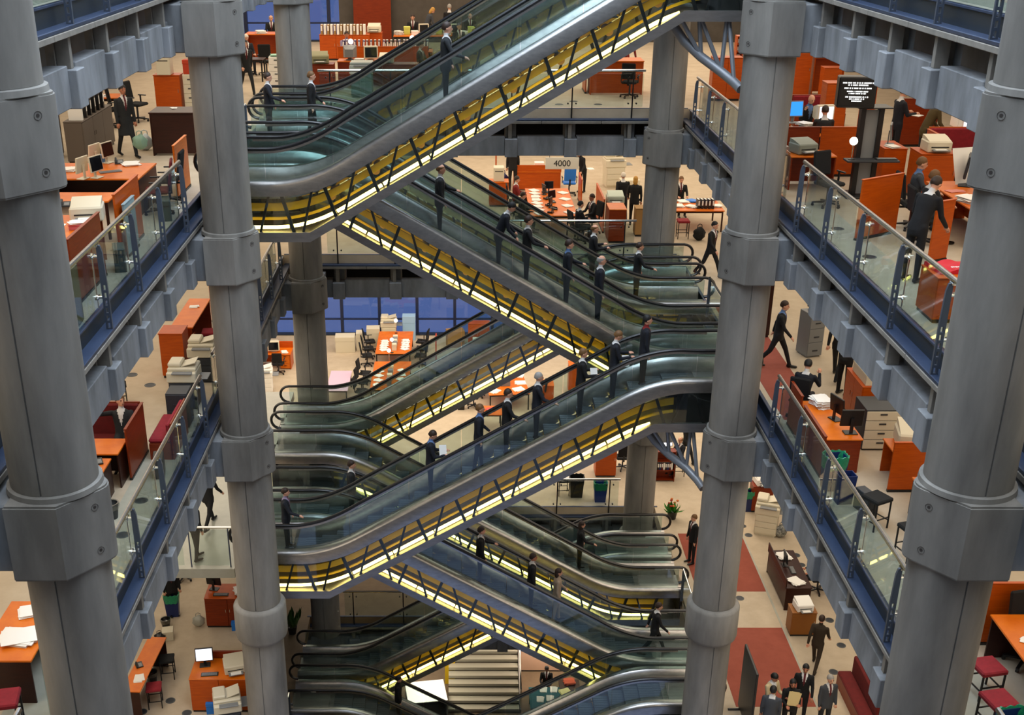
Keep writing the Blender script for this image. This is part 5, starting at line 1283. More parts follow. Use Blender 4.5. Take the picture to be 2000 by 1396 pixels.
desk('orange desk behind the topmost escalator, right of the folders', (-1.0, 41.6, Z3), 0, 1.5, 0.8, drawers=False)
papers('papers on the orange desk behind the topmost escalator', (-1.2, 41.5, Z3 + 0.741), 0.4, 10)
desk_lamp('small bright lamp beside the topmost escalator rail', (-2.3, 42.2, Z3 + 0.741 + 0.16), 0, 0.45)
# left of the far left column
desk('tall orange desk end beyond the upper landing', (-8.1, 46.2, Z3), 0, 1.2, 0.9, 1.1, drawers=False)
person('grey-suited man facing the viewer beyond the far left column', (-8.35, 50.2, Z3 + 0.46), 0.1, 'sit', 'black', hair='grey', hk='thin'); stool('stool of the grey-suited man facing the viewer', (-8.35, 50.2, Z3), 0, h=0.48)
person('white-haired man in dark suit seated beside the middle left column', (-8.2, 43.2, Z3 + 0.46), 0.5, 'sit', 'navy', hair='white'); office_chair('black chair of the white-haired man', (-8.2, 43.2, Z3), 0.5)
office_chair('black chair with its back turned beside the white-haired man', (-7.5, 43.0, Z3), PI)
table('dark table in front of the white-haired man', (-8.0, 41.7, Z3), 0, 1.3, 0.7, top=WOOD_K)
crt('cream monitor beyond the far left column', (-7.35, 46.6, Z3 + 1.102), 0.2, None, 'off', 1.2)
papers('white papers on the tall orange desk end', (-8.1, 46.0, Z3 + 1.102), 0.3, 16, 0.3, 0.4)
filing('white drawer stack with green tray left of the far left column', (-6.75, 40.6, Z3), 0, 4, 0.5, 0.5, 0.95, WHITE)
papers('pale green tray on the white drawer stack', (-6.75, 40.6, Z3 + 0.951), 0, 8, 0.34, 0.4, mat('mint_card', '9cc8b0', 0.7))
person('dark walker blurred between the chairs and the upper landing', (-7.45, 38.6, Z3), 0.5, 'walk', 'charcoal', hair='brown')
# far gallery right of the topmost escalator
desk('red-brown desk behind the far glass balustrade on the right', (4.35, 39.0, Z3), PI, 1.7, 0.9, 1.05, drawers=False, body=WOOD)
panel('orange end board of the red-brown desk', (3.4, 39.3, Z3), H90, 1.0, 1.1, m=WOOD)
office_chair('black swivel chair behind the far right balustrade', (4.7, 38.0, Z3), 2.8)
person('person in red and white bending beside the far right column', (5.0, 42.0, Z3), 1.0, 'bend', 'red', leg='black', hair='brown')
papers('white bundle on the red-brown far desk', (4.0, 39.0, Z3 + 1.052), 0.2, 20)
for u, v in ((1120, 198), (1092, 204), (1168, 204)): outlet(u, v, Z3)

# ---------------------------------------------------------------- far gallery, lower storey
table('big orange table crowded with telephones, lower far gallery', (2.45, 39.9, Z2), 0, 1.55, 3.9)
r3 = random.Random(11)
for i in range(8):
    y = 38.2 + 0.47 * i
    papers(f'{ORD[i]} white papers from the near end, left side of the crowded orange table', (1.98, y, Z2 + 0.741), r3.random(), 4, 0.26, 0.34, group='papers on the crowded table')
    if i % 2 == 0: papers(f'{ORD[i // 2]} white papers from the near end, right side of the crowded orange table', (2.98, y + 0.1, Z2 + 0.741), r3.random(), 4, 0.26, 0.34, group='papers on the crowded table')
    if i < 7: phone(f'{ORD[i]} black telephone from the near end of the crowded orange table', (2.36 + 0.16 * (i % 2), y + 0.12, Z2 + 0.741), r3.random() * 3, group='telephones on the crowded table')
    if i in (1, 3, 5, 6): lcd(f'small black monitor, {["", "nearest", "", "second", "", "third", "farthest"][i]} on the crowded orange table', (2.5 - 0.1 * (i % 3), y + 0.33, Z2 + 0.741), r3.random() * 2, None, 'off', 0.8, group='monitors on the crowded table')
person('dark-haired man in black seated with his back turned at the crowded table', (3.2, 37.35, Z2 + 0.46), 1.9, 'sit', 'black', hair='black'); office_chair('office chair of the man with his back turned', (3.2, 37.35, Z2), 1.9, arms=False)
person('ruddy man in black suit facing left at the crowded table', (3.75, 38.35, Z2 + 0.46), -1.1, 'sit', 'black', hair='brown', skin=1); office_chair('office chair of the ruddy man', (3.75, 38.35, Z2), -1.1, arms=False)
panel('orange partition between the crowded table and the cabinet', (4.15, 39.7, Z2), H90, 2.4, 1.15, m=WOOD)
cabinet('dark red cabinet with orange top behind the lower far balustrade', (4.45, 37.7, Z2), 0, 0.55, 0.9, 1.12, WOOD_D, 1, WOOD_L)
printer('pale green printer behind the dark red cabinet', (4.55, 38.9, Z2 + 0.951), 0, mat('mint_plastic', 'b8c4b4', 0.5), 1.3)
cabinet('black stand under the pale green printer', (4.55, 38.9, Z2), 0, 0.55, 0.6, 0.95, BLACKP, 1)
person('man in black suit with white hair walking away with a blonde woman', fp(2, 1213, 432), PI, 'walk', 'black', hair='white')
person('blonde woman in black trouser suit walking away beside a man', fp(2, 1236, 441), PI - 0.2, 'stand2', 'black', hair='blond', hk='long', h=0.97, shirt='black', tie='black')
cabinet('tan cabinet beside the far right column', (5.35, 38.3, Z2), 0, 0.4, 0.5, 0.95, TAN, 1)
copier('big cream copying machine under the far beam', (5.3, 45.4, Z2), 0.1, None, None, True, 1.2)
box_item('cream box with a black mark beside the big copying machine', (5.75, 44.2, Z2), 0.1, 0.7, 0.5, 0.55, CREAM)
person('woman in black dress bending over white papers, lower far gallery', (4.0, 44.4, Z2), -0.8, 'lean', 'black', leg='black', hair='brown', hk='long', shirt='black', tie='black', h=0.96)
papers('white papers in the hands of the bending woman', (4.25, 43.95, Z2 + 0.98), 0.4, 3)
desk('orange desk with raised ends behind the crowded table', (2.3, 45.2, Z2), PI, 1.8, 1.2, drawers=False, back=0.25)
box_item('white machine on the orange desk behind the crowded table', (2.4, 45.4, Z2 + 0.741), 0, 0.35, 0.3, 0.2, WHITE, 'machine', 'office_machine')
office_chair('bright blue chair behind the crowded table', (3.45, 43.9, Z2), PI, SKYB)
panel('orange-red board beside the bright blue chair', (3.75, 42.7, Z2), H90, 1.2, 1.0, m=WOOD)
person('man in black standing with his back turned under the far beam', (1.35, 44.6, Z2), PI, 'stand', 'black', hair='black')
panel('narrow orange board with coats under the far beam', (0.75, 46.2, Z2), H90, 0.8, 1.6, m=WOOD)
bag('bright blue bag hung beside the orange board', (1.0, 45.6, Z2), 0.2, BLUEP, 1.2)
cabinet('orange cabinet carrying a cream terminal, lower far gallery', (0.75, 42.4, Z2), 0, 0.7, 0.6, 0.9, WOOD, 1, WOOD_L)
tower('cream terminal on the orange cabinet, lower far gallery', (0.75, 42.4, Z2 + 0.901), 0, CREAM).scale = (1.9, 1, 1.2)
person('person in red and black seated left of the crowded table', (1.3, 41.0, Z2 + 0.46), H90, 'sit', 'red', leg='black', hair='brown'); office_chair('chair of the person in red and black', (1.3, 41.0, Z2), H90, arms=False)
person('blurred dark head beside the rail, left of the crowded table', (1.4, 38.6, Z2 + 0.46), H90, 'sit', 'black', hair='brown'); office_chair('chair at the near left of the crowded table', (1.4, 38.6, Z2), H90, arms=False)
# hanging sign
sg = thing('number_sign', 'pale hanging sign reading 4000 under the far beam', 'sign', (2.62, 37.2, J(3) - 2.0))
sp0 = aty(1098, 318, 39.5); sg.location = (sp0.x, 39.5, sp0.z); sg.scale = (1.06, 1, 1.06)
par(sg, 'board', 'sgb', lambda: MB().cbox(-0.53, -0.015, -0.2, 0.53, 0.015, 0.17, 0.005), mat('pale_sign', 'e4e2d4', 0.6))
for s in (-1, 1): par(sg, 'hanger', 'sgh', lambda: MB().cyl((0, 0, 0.17), (0, 0, 1.2), 0.008, n=6), BLACKM, (s * 0.4, 0, 0))
fc = bpy.data.curves.new('number', 'FONT'); fc.body = '4000'; fc.size = 0.27; fc.align_x = 'CENTER'; fc.align_y = 'CENTER'; fc.extrude = 0.003
ft_o = bpy.data.objects.new('number', fc); COL.objects.link(ft_o); dg_ = bpy.context.evaluated_depsgraph_get()
fme = bpy.data.meshes.new_from_object(ft_o.evaluated_get(dg_), depsgraph=dg_); COL.objects.unlink(ft_o); bpy.data.objects.remove(ft_o)
fo = ob('number', fme, sg); fme.materials.clear(); fme.materials.append(BLACKP); fo.location = (0, -0.019, -0.02); fo.rotation_euler = (H90, 0, 0)
# right of the far right column, lower storey
table('orange table piled with bright papers beyond the far right column', (7.35, 39.4, Z2), 0, 1.7, 1.6, legm=WOOD_K)
for i, (x, y, m_) in enumerate(((6.75, 39.2, WHITE), (7.0, 39.8, WHITE), (7.35, 39.9, SKYB), (7.2, 39.1, WHITE), (7.9, 39.9, mat('salmon_card', 'd88860', 0.8)), (8.0, 39.2, WHITE))):
    papers(f'{["white", "white", "bright blue", "white", "salmon", "white"][i]} papers, {ORD[i]} on the table beyond the far right column', (x, y, Z2 + 0.741), 0.3 * i, 8, 0.3, 0.36, m_, group='papers beyond the far right column')
for i in range(5): binder(f'{ORD[i]} black folder on the table beyond the far right column', (7.35 + 0.12 * i, 38.95, Z2 + 0.741), 0.1, None, group='folders beyond the far right column')
person('person in black behind the bright papers', (7.1, 41.0, Z2 + 0.46), 0.1, 'sit', 'black', hair='fair'); stool('stool of the person behind the bright papers', (7.1, 41.0, Z2), 0, h=0.48)
stool('red stool at the table of bright papers', (6.7, 37.9, Z2), 0, REDF)
bag('black bag on the floor under the table of bright papers', (7.2, 37.6, Z2), 0.4, BLKF, 1.1)
desk_lamp('small bright lamp beside the far right column', (6.7, 41.2, Z2 + 0.741), 0, 0.5)
person('blurred person in black passing the middle right column', (6.75, 33.6, Z2), 0.8, 'walk', 'black', hair='black')

# ---------------------------------------------------------------- ground floor beyond the well
Z0 = FL(0)
table('long orange table with globe lamps by the blue windows', (-3.65, 50.3, Z0), 0, 1.6, 2.9)
table('second orange table, nearer, in line with the window table', (-3.6, 46.3, Z0), 0, 1.6, 3.2)
for i, (x, y) in enumerate(((-3.65, 51.5), (-3.7, 48.95), (-3.75, 47.6))): desk_lamp(['white globe lamp at the far end of the window table', 'white globe lamp at the near end of the window table', 'white globe lamp on the second orange table'][i], (x, y, Z0 + 0.741), 0, 0.62)
r4 = random.Random(3)
for i in range(9):
    y = 49.3 + 0.27 * i if i < 5 else 45.2 + 0.5 * (i - 5)
    nm = 'window table' if i < 5 else 'second orange table'
    box_item(f'{ORD[i % 5]} document rack from the near end of the {nm}', (-3.62, y, Z0 + 0.741), 0.1, 0.2, 0.2, 0.3, GREYP if i % 2 else CREAM, 'rack', 'document_rack', 'document racks on the ground floor tables')
    papers(f'{ORD[i % 5]} white papers from the near end, left side of the {nm}', (-4.1, y, Z0 + 0.741), r4.random(), 5, 0.26, 0.32, group='papers on the ground floor tables')
    papers(f'{ORD[i % 5]} white papers from the near end, right side of the {nm}', (-3.15, y + 0.1, Z0 + 0.741), r4.random(), 5, 0.26, 0.32, group='papers on the ground floor tables')
wd = ['nearest', 'second', 'third']
for i in range(3):
    office_chair(f'black office chair left of the window table, {wd[i]}', (-4.85, 49.3 + 0.9 * i, Z0), H90 + 0.2, group='chairs at the window table')
    office_chair(f'black office chair right of the window table, {wd[i]}', (-2.45, 49.3 + 0.9 * i, Z0), -H90 - 0.2, group='chairs at the window table')
    office_chair(f'black office chair left of the second orange table, {wd[i]}', (-4.8, 45.2 + 1.0 * i, Z0), H90 - 0.2, group='chairs at the second table')
bx = ((-6.0, 51.2, 0.9, 0.6, 0.75, 'wide cream carton with a paper bag on it'), (-5.35, 51.4, 0.3, 0.5, 0.85, 'narrow cream carton in the window row'), (-4.75, 51.9, 0.6, 0.5, 0.9, 'cream carton nearest the window table'))
for x, y, a, b_, c_, lab in bx: box_item(lab + ', by the blue windows', (x, y, Z0), 0.05, a, b_, c_, CREAM)
copier('cream office machine by the blue windows', (-4.05, 52.55, Z0), 0, None, None, True, 1.15)
box_item('white carton with pale blue carton stack by the windows', (-3.1, 52.75, Z0), 0, 0.6, 0.45, 1.2, mat('pale_blue_carton', '9cc0e0', 0.7))
box_item('tan carton with black top right of the window table', (-0.9, 51.8, Z0), 0.2, 0.8, 0.5, 0.8, TAN)
cabinet('orange cupboard with white files, right of the windows', (0.2, 51.6, Z0), 0, 1.0, 0.5, 1.25, WOOD, 2)
tower('white terminal in front of the orange cupboard by the windows', (0.15, 50.8, Z0), 0, WHITE).scale = (2.4, 1.2, 1.7)
panel('thin red upright board on the ground floor, right of the window table', (-1.75, 49.5, Z0), H90, 0.9, 1.3, m=mat('red_board', 'a83818', 0.6))
table('pale pink topped table beside the far left column', (-5.75, 45.7, Z0), 0, 0.9, 2.2, top=mat('pale_pink_laminate', 'd4b8cc', 0.4))
for i, y in enumerate((45.0, 46.2)): office_chair(['black office chair at the pale pink table, near', 'black office chair at the pale pink table, far'][i], (-4.95 - 0.0, y - 0.2, Z0), -H90) if i == 5 else None
desk('orange desk with a cream monitor left of the far left column', (-9.0, 49.2, Z0), 0, 1.6, 0.9, back=0.3)
crt('cream monitor on the orange desk left of the far left column', (-9.0, 49.2, Z0 + 0.741), 0.1, None, 'off', 1.3)
papers('white papers on the orange desk left of the far left column', (-8.5, 49.0, Z0 + 0.741), 0.3, 8)
office_chair('black office chair under the orange desk left of the far left column', (-8.7, 48.3, Z0), PI)
copier('white office copier left of the far left column', (-9.0, 46.3, Z0), 0.1, WHITE, WHITE, True, 1.1)
lampf = thing('floor_lamp', 'thin white floor lamp beside the far left column', 'lamp', (-7.55, 49.6, Z0))
par(lampf, 'base', 'flb', lambda: MB().lathe([(0.16, 0), (0.16, 0.02), (0.02, 0.04)], 16), CHROME)
par(lampf, 'pole', 'flp', lambda: MB().cyl((0, 0, 0.03), (0, 0, 2.0), 0.02, n=8), CHROME)
par(lampf, 'bulb', 'flg', lambda: MB().sphere((0, 0, 2.06), 0.07, n=12, m=8), LAMPG)
table('orange table with many white sheets between the crossing escalators', (1.25, 45.4, Z0), 0.1, 1.7, 2.4)
for i, (x, y) in enumerate(((0.65, 45.0), (0.8, 45.9), (1.3, 46.3), (1.8, 46.2), (1.85, 45.4), (1.75, 44.7), (0.75, 44.5))):
    papers(f'{ORD[i]} white sheets on the table between the crossing escalators', (x, y, Z0 + 0.741), 0.4 * i, 6, 0.36, 0.42, group='sheets between the escalators')
box_item('grey machine in the middle of the table between the escalators', (1.2, 45.3, Z0 + 0.741), 0.1, 0.4, 0.5, 0.3, GREYP, 'machine', 'office_machine')
for i, (x, y, rz) in enumerate(((-0.1, 44.6, 1.3), (0.1, 45.7, 1.6), (2.6, 44.9, -1.5))): office_chair(['black chair at the near left of the sheet-strewn table', 'black chair at the far left of the sheet-strewn table', 'black chair at the right of the sheet-strewn table'][i], (x, y, Z0), rz)
table('small orange table with red and white things near the rail', (0.55, 42.6, Z0), 0, 0.9, 0.9)
papers('red and white leaflets on the small orange table', (0.55, 42.6, Z0 + 0.741), 0.3, 8, 0.3, 0.3, mat('pink_red_card', 'd85048', 0.7))
bin_('dark bin with a red top between the escalators', (-0.62, 44.4, Z0), 0, BLACKP, None, 0.5, 0.34)
papers('red disc-like folder lying on the dark bin', (-0.62, 44.4, Z0 + 0.502), 0.3, 2, 0.3, 0.24, mat('vivid_red_card', 'd01818', 0.6))
cabinet('orange block cabinet behind the queue of riders, tall one', (4.25, 46.4, Z0), 0, 0.6, 0.6, 1.25, WOOD, 1, WOOD_L)
cabinet('orange block cabinet behind the queue of riders, short one', (3.0, 45.2, Z0), 0, 0.45, 0.7, 0.85, WOOD, 1, WOOD_L)
cabinet('tall orange-red cabinet behind the ground floor balustrade', (4.65, 38.5, Z0), 0, 0.75, 0.6, 1.25, WOOD, 1)
office_chair('dark chair between the orange-red cabinet and the far right column', (5.35, 38.9, Z0), PI)
papers('white sheets on the rail-side ledge right of the dark bin', (3.0, 36.9, Z0 + 0.62), 0.1, 6, 0.4, 0.3)
stool('black stool behind the ground floor balustrade', (3.0, 36.9, Z0), 0.1, BLKF, 0.61, 0.42)
bin_('black waste sack bin behind the ground floor balustrade', (3.45, 36.75, Z0), 0, BLACKP, mat('black_liner', '141414', 0.3), 0.75, 0.5)
bin_('blue bin with green liner behind the ground floor balustrade', (4.25, 36.4, Z0), 0, mat('royal_blue_plastic', '1c3a8c', 0.45), TEALB, 0.72, 0.46)
def shelf(label, loc, rz, w=0.7, h=1.2, n=4):
    t = thing('bookcase', label, 'bookcase', loc, rz)
    par(t, 'back', 'shb', lambda: MB().box(-w / 2, 0.14, 0, w / 2, 0.16, h), WOOD_D)
    for s in (-1, 1): par(t, 'side', 'shs', lambda: MB().box(-0.012, -0.15, 0, 0.012, 0.139, h), WOOD_D, (s * (w / 2 - 0.012), 0, 0))
    for k in range(n): par(t, 'shelf', 'shl', lambda: MB().box(-w / 2 + 0.026, -0.15, 0, w / 2 - 0.026, 0.139, 0.02), WOOD_D, (0, 0, 0.05 + k * (h - 0.08) / (n - 1)))
    return t
shelf('small wooden bookcase under a laptop beyond the far right column', (6.75, 38.0, Z0), 0)
for i in range(8): binder(f'{ORD[i]} dark book from the left in the small wooden bookcase', (6.5 + 0.07 * i, 38.02, Z0 + 0.445), 0, [BLACKP, BLUEP, MATS['dark_red_card'], WHITE][i % 4], 0, 0.85, 'books in the bookcase')
lcd('laptop with pale blue screen on the small bookcase', (6.75, 38.0, Z0 + 1.201), 0.2, CHAR, 'white', 1.1)
person('man in dark suit on a high stool beside the laptop', (7.35, 38.4, Z0 + 0.62), -0.9, 'sit', 'navy', hair='fair', hk='thin'); stool('high stool of the man beside the laptop', (7.35, 38.4, Z0), 0, h=0.64)
person('dark figure walking behind the man on the high stool', (7.75, 39.4, Z0), 0.6, 'walk', 'black', hair='black')
def plant(label, loc, leaf, n=26, hgt=0.5, spread=0.35, pot=BLACKP, flowers=None, seed=1):
    t = thing('potted_plant', label, 'plant', loc); rq = random.Random(seed)
    par(t, 'pot', f'pot{seed}', lambda: MB().lathe([(0.13, 0), (0.18, 0.3), (0.165, 0.3), (0.15, 0.24), (0.0001, 0.24)], 18, closed=False), pot)
    def lf():
        b = MB(); b.v = [(0, 0, 0), (-0.03, 0, 0.12), (0.03, 0, 0.12), (-0.025, 0.03, 0.26), (0.025, 0.03, 0.26), (0, 0.09, 0.36), (0, -0.012, 0.14), (0, 0.02, 0.27)]
        b.f = [(0, 6, 1), (0, 2, 6), (1, 6, 7, 3), (6, 2, 4, 7), (3, 7, 5), (7, 4, 5)]; return b
    for i in range(n):
        a = rq.uniform(0, 2 * PI); o = par(t, 'leaf', 'leaf', lf, leaf, (0.06 * math.cos(a), 0.06 * math.sin(a), 0.22), (rq.uniform(0.1, 1.0) * spread / 0.35, 0, a)); s = rq.uniform(0.7, 1.3) * hgt / 0.5; o.scale = (s * 1.4, s, s)
    if flowers:
        for i in range(9):
            a = rq.uniform(0, 2 * PI); r = rq.uniform(0.05, 0.25); par(t, 'flower', f'flw{i % 3}', lambda: MB().sphere((0, 0, 0), 0.05, 0.05, 0.035, 8, 6), flowers[i % len(flowers)], (r * math.cos(a), r * math.sin(a), 0.5 + rq.uniform(0, 0.2)))
    return t
LEAF = mat('green_leaf', '2f7a22', 0.5, 0, '4c9a30', 20)
plant('bushy plant with orange flowers beside the lower right landing', fp(0, 1312, 1012), LEAF, 40, 0.5, 0.5, BLACKP, [mat('orange_petal', 'c86a20', 0.6), mat('red_petal', 'a82818', 0.6)], 1)
plant('spiky plant in a black pot beside the lowest left landing', (-6.6, 34.9, FL(-1)), mat('dark_leaf', '3a5a28', 0.5), 26, 0.85, 0.3, BLACKP, None, 2)

# ---------------------------------------------------------------- ground floor, left
cabinet('orange counter with a black monitor, left ground floor', fp(0, 438, 1226) + Vector((0.15, 0.4, 0)), 0, 1.3, 0.8, 1.0, WOOD_D, 2, WOOD)
pc = fp(0, 438, 1226) + Vector((0.15, 0.4, 0))
lcd('black monitor seen from behind on the left ground floor counter', pc + Vector((-0.45, 0.1, 1.001)), PI - 0.2, BLACKP, 'off', 1.1)
keyboard('black keyboard on the left ground floor counter', pc + Vector((-0.2, -0.2, 1.001)), 0.0)
papers('white papers on the left ground floor counter', pc + Vector((0.35, -0.05, 1.001)), 0.4, 14, 0.3, 0.4)
pd = fp(0, 425, 1391) + Vector((0.1, 0.45, 0))
cabinet('orange counter with a lit monitor, bottom left', pd, 0, 1.5, 0.9, 1.05, WOOD, 2, WOOD_L)
panel('raised back of the orange counter with the lit monitor', pd + Vector((0, 0.5, 0)), 0, 1.5, 1.25, m=WOOD_D)
lcd('black monitor with glowing white screen on the bottom left counter', pd + Vector((-0.45, 0.15, 1.051)), 0.15, BLACKP, 'white', 1.15)
keyboard('black keyboard under the glowing monitor', pd + Vector((-0.25, -0.25, 1.051)), 0.1)
printer('cream printer with open lid beside the glowing monitor', pd + Vector((0.35, 0.0, 1.051)), 0.3, None, 1.25)
copier('cream photocopier with raised lid at the bottom left', fp(0, 447, 1330, 1.0) + Vector((0.05, -0.6, 0)), 0.25, CHAR, None, True, 1.05)
box_item('bright blue packet on the floor beside the upper counter', fp(0, 461, 1228), 0.1, 0.22, 0.2, 0.26, SKYB, 'packet', 'packet')
box_item('bright blue packet on the floor beside the lower counter', fp(0, 413, 1390), 0.1, 0.22, 0.2, 0.34, SKYB, 'packet', 'packet')
bin_('blue bin with bulging green liner, left ground floor', fp(0, 334, 1160, 0.72), 0.1, None, TEALB, 0.72, 0.42)
basket('waste basket with clear bag beside the green-lined bin', fp(0, 325, 1226))
box_item('white carton beside the waste basket, left ground floor', fp(0, 329, 1246), 0.2, 0.3, 0.3, 0.3, CREAM)
bag('black refuse bag below the beam, left ground floor', fp(0, 313, 1254), 0.2, mat('black_bag', '161618', 0.3), 0.8)
bag('clear plastic bag of rubbish beside the upper counter', fp(0, 389, 1222), 0.2, mat('cloudy_plastic', 'a8a89c', 0.3), 0.9)
person('person in dark trousers half hidden by the beam, left ground floor', fp(0, 341, 1200), 0.4, 'stand', 'black', hair='brown')
stool('black-topped stool on the left ground floor', fp(0, 325, 1285, 0.6), 0.15); stool('red-topped stool at the bottom left counter end', fp(0, 300, 1340, 0.6), 0.2, REDF)
desk('narrow orange worktop along the left ground floor wall side', fp(0, 282, 1295, 0.95) + Vector((0.0, 0, 0)), H90 - 0.05, 2.4, 0.5, 0.95, drawers=False, body=WOOD_K, name='worktop', cat='worktop')
phone('black telephone on the narrow orange worktop', fp(0, 272, 1300, 0.95) + Vector((0, 0, 0.951)), 0.5)
papers('white paper on the narrow orange worktop', fp(0, 268, 1325, 0.95) + Vector((0.05, 0, 0.951)), 0.2, 4)
basket('small waste basket by the red-topped stool', fp(0, 299, 1330), BLACKP)
office_chair('black office chair just below the mezzanine platform', fp(0, 360, 1130), 0.7)
for u, v in ((333, 1368), (278, 1390), (365, 1392)): outlet(u, v, Z0)

# ---------------------------------------------------------------- mezzanine platform on the left with two walkers
Z1 = FL(1)
slab('floor', 'polished grey mezzanine platform at the left landing', -9.0, 24.45, -6.1, 35.5, Z1, 0.25, mat('polished_grey_floor', '8d8c80', 0.25, 0, '98978a', 2, space='w'))
mz = thing('balustrade', 'short glass balustrade on the mezzanine platform beside the middle left column', 'balustrade', (-7.5, 24.55, Z1), 0)
par(mz, 'handrail', 'mzr', lambda: MB().tube([(-1.2, 0, 1.1), (1.4, 0, 1.1)], 0.03, 10), CHROME)
for x in (-0.75, 0.35, 1.3): par(mz, 'post', 'mzp', lambda: MB().cyl((0, 0, 0), (0, 0, 1.09), 0.018, n=8), POSTM, (x, 0, 0))
for x in (-0.72, 0.38): par(mz, 'glass_panel', 'mzg', lambda: MB().box(0, -0.006, 0.05, 0.9, 0.006, 1.04), GL, (x, 0, 0))
person('walker in black on the mezzanine platform, farther one, head hidden by the beam', fp(1, 411, 1028), 2.8, 'walk', 'black', hair='brown')
person('walker in dark coat on the mezzanine platform behind the rail', fp(1, 386, 1092), 2.4, 'stand2', 'charcoal', hair='brown')
# ---------------------------------------------------------------- ground floor, right
copier('big cream photocopier on the right ground floor', fp(0, 1500, 1048) + Vector((0, 0.35, 0)), -0.35, None, None, True, 1.2)
cabinet('red cabinet carrying a white fax, right ground floor', fp(0, 1487, 1002) + Vector((0, 0.3, 0)), 0, 0.7, 0.5, 1.0, WOOD_D, 1)
printer('white fax machine on the red cabinet', fp(0, 1487, 1002) + Vector((0, 0.3, 1.001)), 0.1, WHITE, 1.2)
bin_('blue bin with green edge beside the red cabinet', fp(0, 1464, 1002) + Vector((0, 0.2, 0)), 0, None, TEALB, 0.75, 0.36)
bag('black and white bag leaning on the big photocopier', fp(0, 1524, 1048), 0.3, mat('black_white_bag', '2a2c30', 0.5, 0, 'b0b0a8', 14), 1.1)
rd = fp(0, 1545, 1185) + Vector((0.1, 0.9, 0))
desk('dark reception desk beside the red carpet', rd, H90, 2.2, 0.8, 0.78, WOOD_K, WOOD_K, drawers=False, back=0.28)
papers('white papers at the far end of the reception desk', rd + Vector((0.0, 0.7, 0.781)), 0.2, 8, 0.34, 0.4)
papers('white papers at the near end of the reception desk', rd + Vector((0.0, -0.75, 0.781)), 0.5, 8, 0.34, 0.4)
keyboard('black keyboard on the dark reception desk', rd + Vector((0.05, -0.1, 0.781)), H90)
lcd('black monitor on the dark reception desk', rd + Vector((-0.1, 0.2, 0.781)), H90, BLACKP)
person('receptionist in black seated behind the dark desk', rd + Vector((0.9, -0.05, 0.46)), -H90, 'sit', 'black', hair='black', skin=1); office_chair('black office chair of the receptionist', rd + Vector((0.9, -0.05, 0)), -H90, arms=False)
panel('low red-brown screen behind the receptionist', rd + Vector((1.5, -0.6, 0)), H90, 2.2, 0.8, m=WOOD_D)
cabinet('small orange-brown cabinet carrying a printer, beside the red carpet', fp(0, 1566, 1243) + Vector((0, 0.25, 0)), 0, 0.7, 0.5, 0.8, mat('ochre_veneer', '8a5210', 0.5), 1)
printer('white printer on the small orange-brown cabinet', fp(0, 1566, 1243) + Vector((0, 0.25, 0.801)), 0.1, WHITE, 1.1)
person('blurred walker in brown and orange passing the reception desk', fp(0, 1590, 1305), 2.6, 'walk', 'brown', leg='brown', hair='brown', shirt='brown', tie='brown')
person('visitor in a pale jacket with dark backpack strap, leftmost of the group', head(0, 1510, 1313), 0.6, 'read', 'cream', leg='black', hair='black', skin=1, shirt='white', tie='white')
person('visitor in grey with his back turned, nearest of the group', head(0, 1511, 1342), 2.8, 'stand', 'grey', leg='charcoal', hair='black', skin=1)
person('visitor in black holding a cream folder to the chest', head(0, 1550, 1322), -0.1, 'folder', 'black', hair='black', hk='long', skin=1, shirt='black', tie='black', h=0.96)
papers('cream folder held by the visitor in black', head(0, 1550, 1322) + Vector((0, -0.27, 1.28)), 0, 3, 0.26, 0.36, mat('cream_card', 'd0b880', 0.7)).rotation_euler = (1.35, 0, 0)
person('visitor in black suit at the right of the group', head(0, 1575, 1297), -0.3, 'stand2', 'black', hair='black', skin=1)
person('blurred walker in grey, alone right of the group', head(0, 1622, 1318), 0.2, 'stand', 'grey', leg='charcoal', hair='grey')
bench('maroon bench with two seats at the bottom right', (9.74, 24.95, Z0), -H90, 2.0, 0.95)
ds = thing('display_board', 'tall black display board standing on the red carpet', 'board', (6.66, 24.3, Z0), H90)
par(ds, 'board', 'dsb', lambda: MB().cbox(-0.65, -0.03, 0.1, 0.65, 0.03, 2.0, 0.01), BLACKP)
for s in (-1, 1): par(ds, 'foot', 'dsf', lambda: MB().box(-0.03, -0.3, 0, 0.03, 0.3, 0.04).box(-0.02, -0.02, 0.041, 0.02, 0.02, 0.099), BLACKM, (s * 0.55, 0, 0))
person('blurred person at the lower right landing, half behind the column', (6.7, 32.2, Z0), -1.2, 'stand', 'black', hair='fair')
for u, v in ((1462, 1045), (1450, 1027), (1445, 1168), (1555, 1084), (1565, 1103), (1620, 1211), (1628, 1312), (1643, 1260)): outlet(u, v, Z0)
for u, v in ((1636, 447), (1698, 502)): outlet(u, v, Z3)
# short balustrades between the escalator pairs and at their ends
for l, s in ((4, 1), (3, -1), (2, 1), (1, -1), (0, 1), (-1, -1)):
    t = thing('balustrade', 'short glass screen between the escalator pairs, ' + {4: 'top right', 3: 'upper left', 2: 'upper right', 1: 'middle left', 0: 'lower right', -1: 'lowest left'}[l], 'balustrade', (s * 6.02, 28.3, FL(l)), 0, 'short landing screens')
    par(t, 'glass_panel', 'ssg', lambda: MB().box(-0.006, 0.08, 0.06, 0.006, 1.68, 1.02), GL)
    par(t, 'handrail', 'ssr', lambda: MB().tube([(0, 0.0, 1.08), (0, 1.76, 1.08)], 0.028, 8), CHROME)
    for y in (0.06, 1.7): par(t, 'post', 'ssp', lambda: MB().box(-0.04, -0.02, 0, 0.04, 0.02, 1.06), POSTM, (0, y, 0))
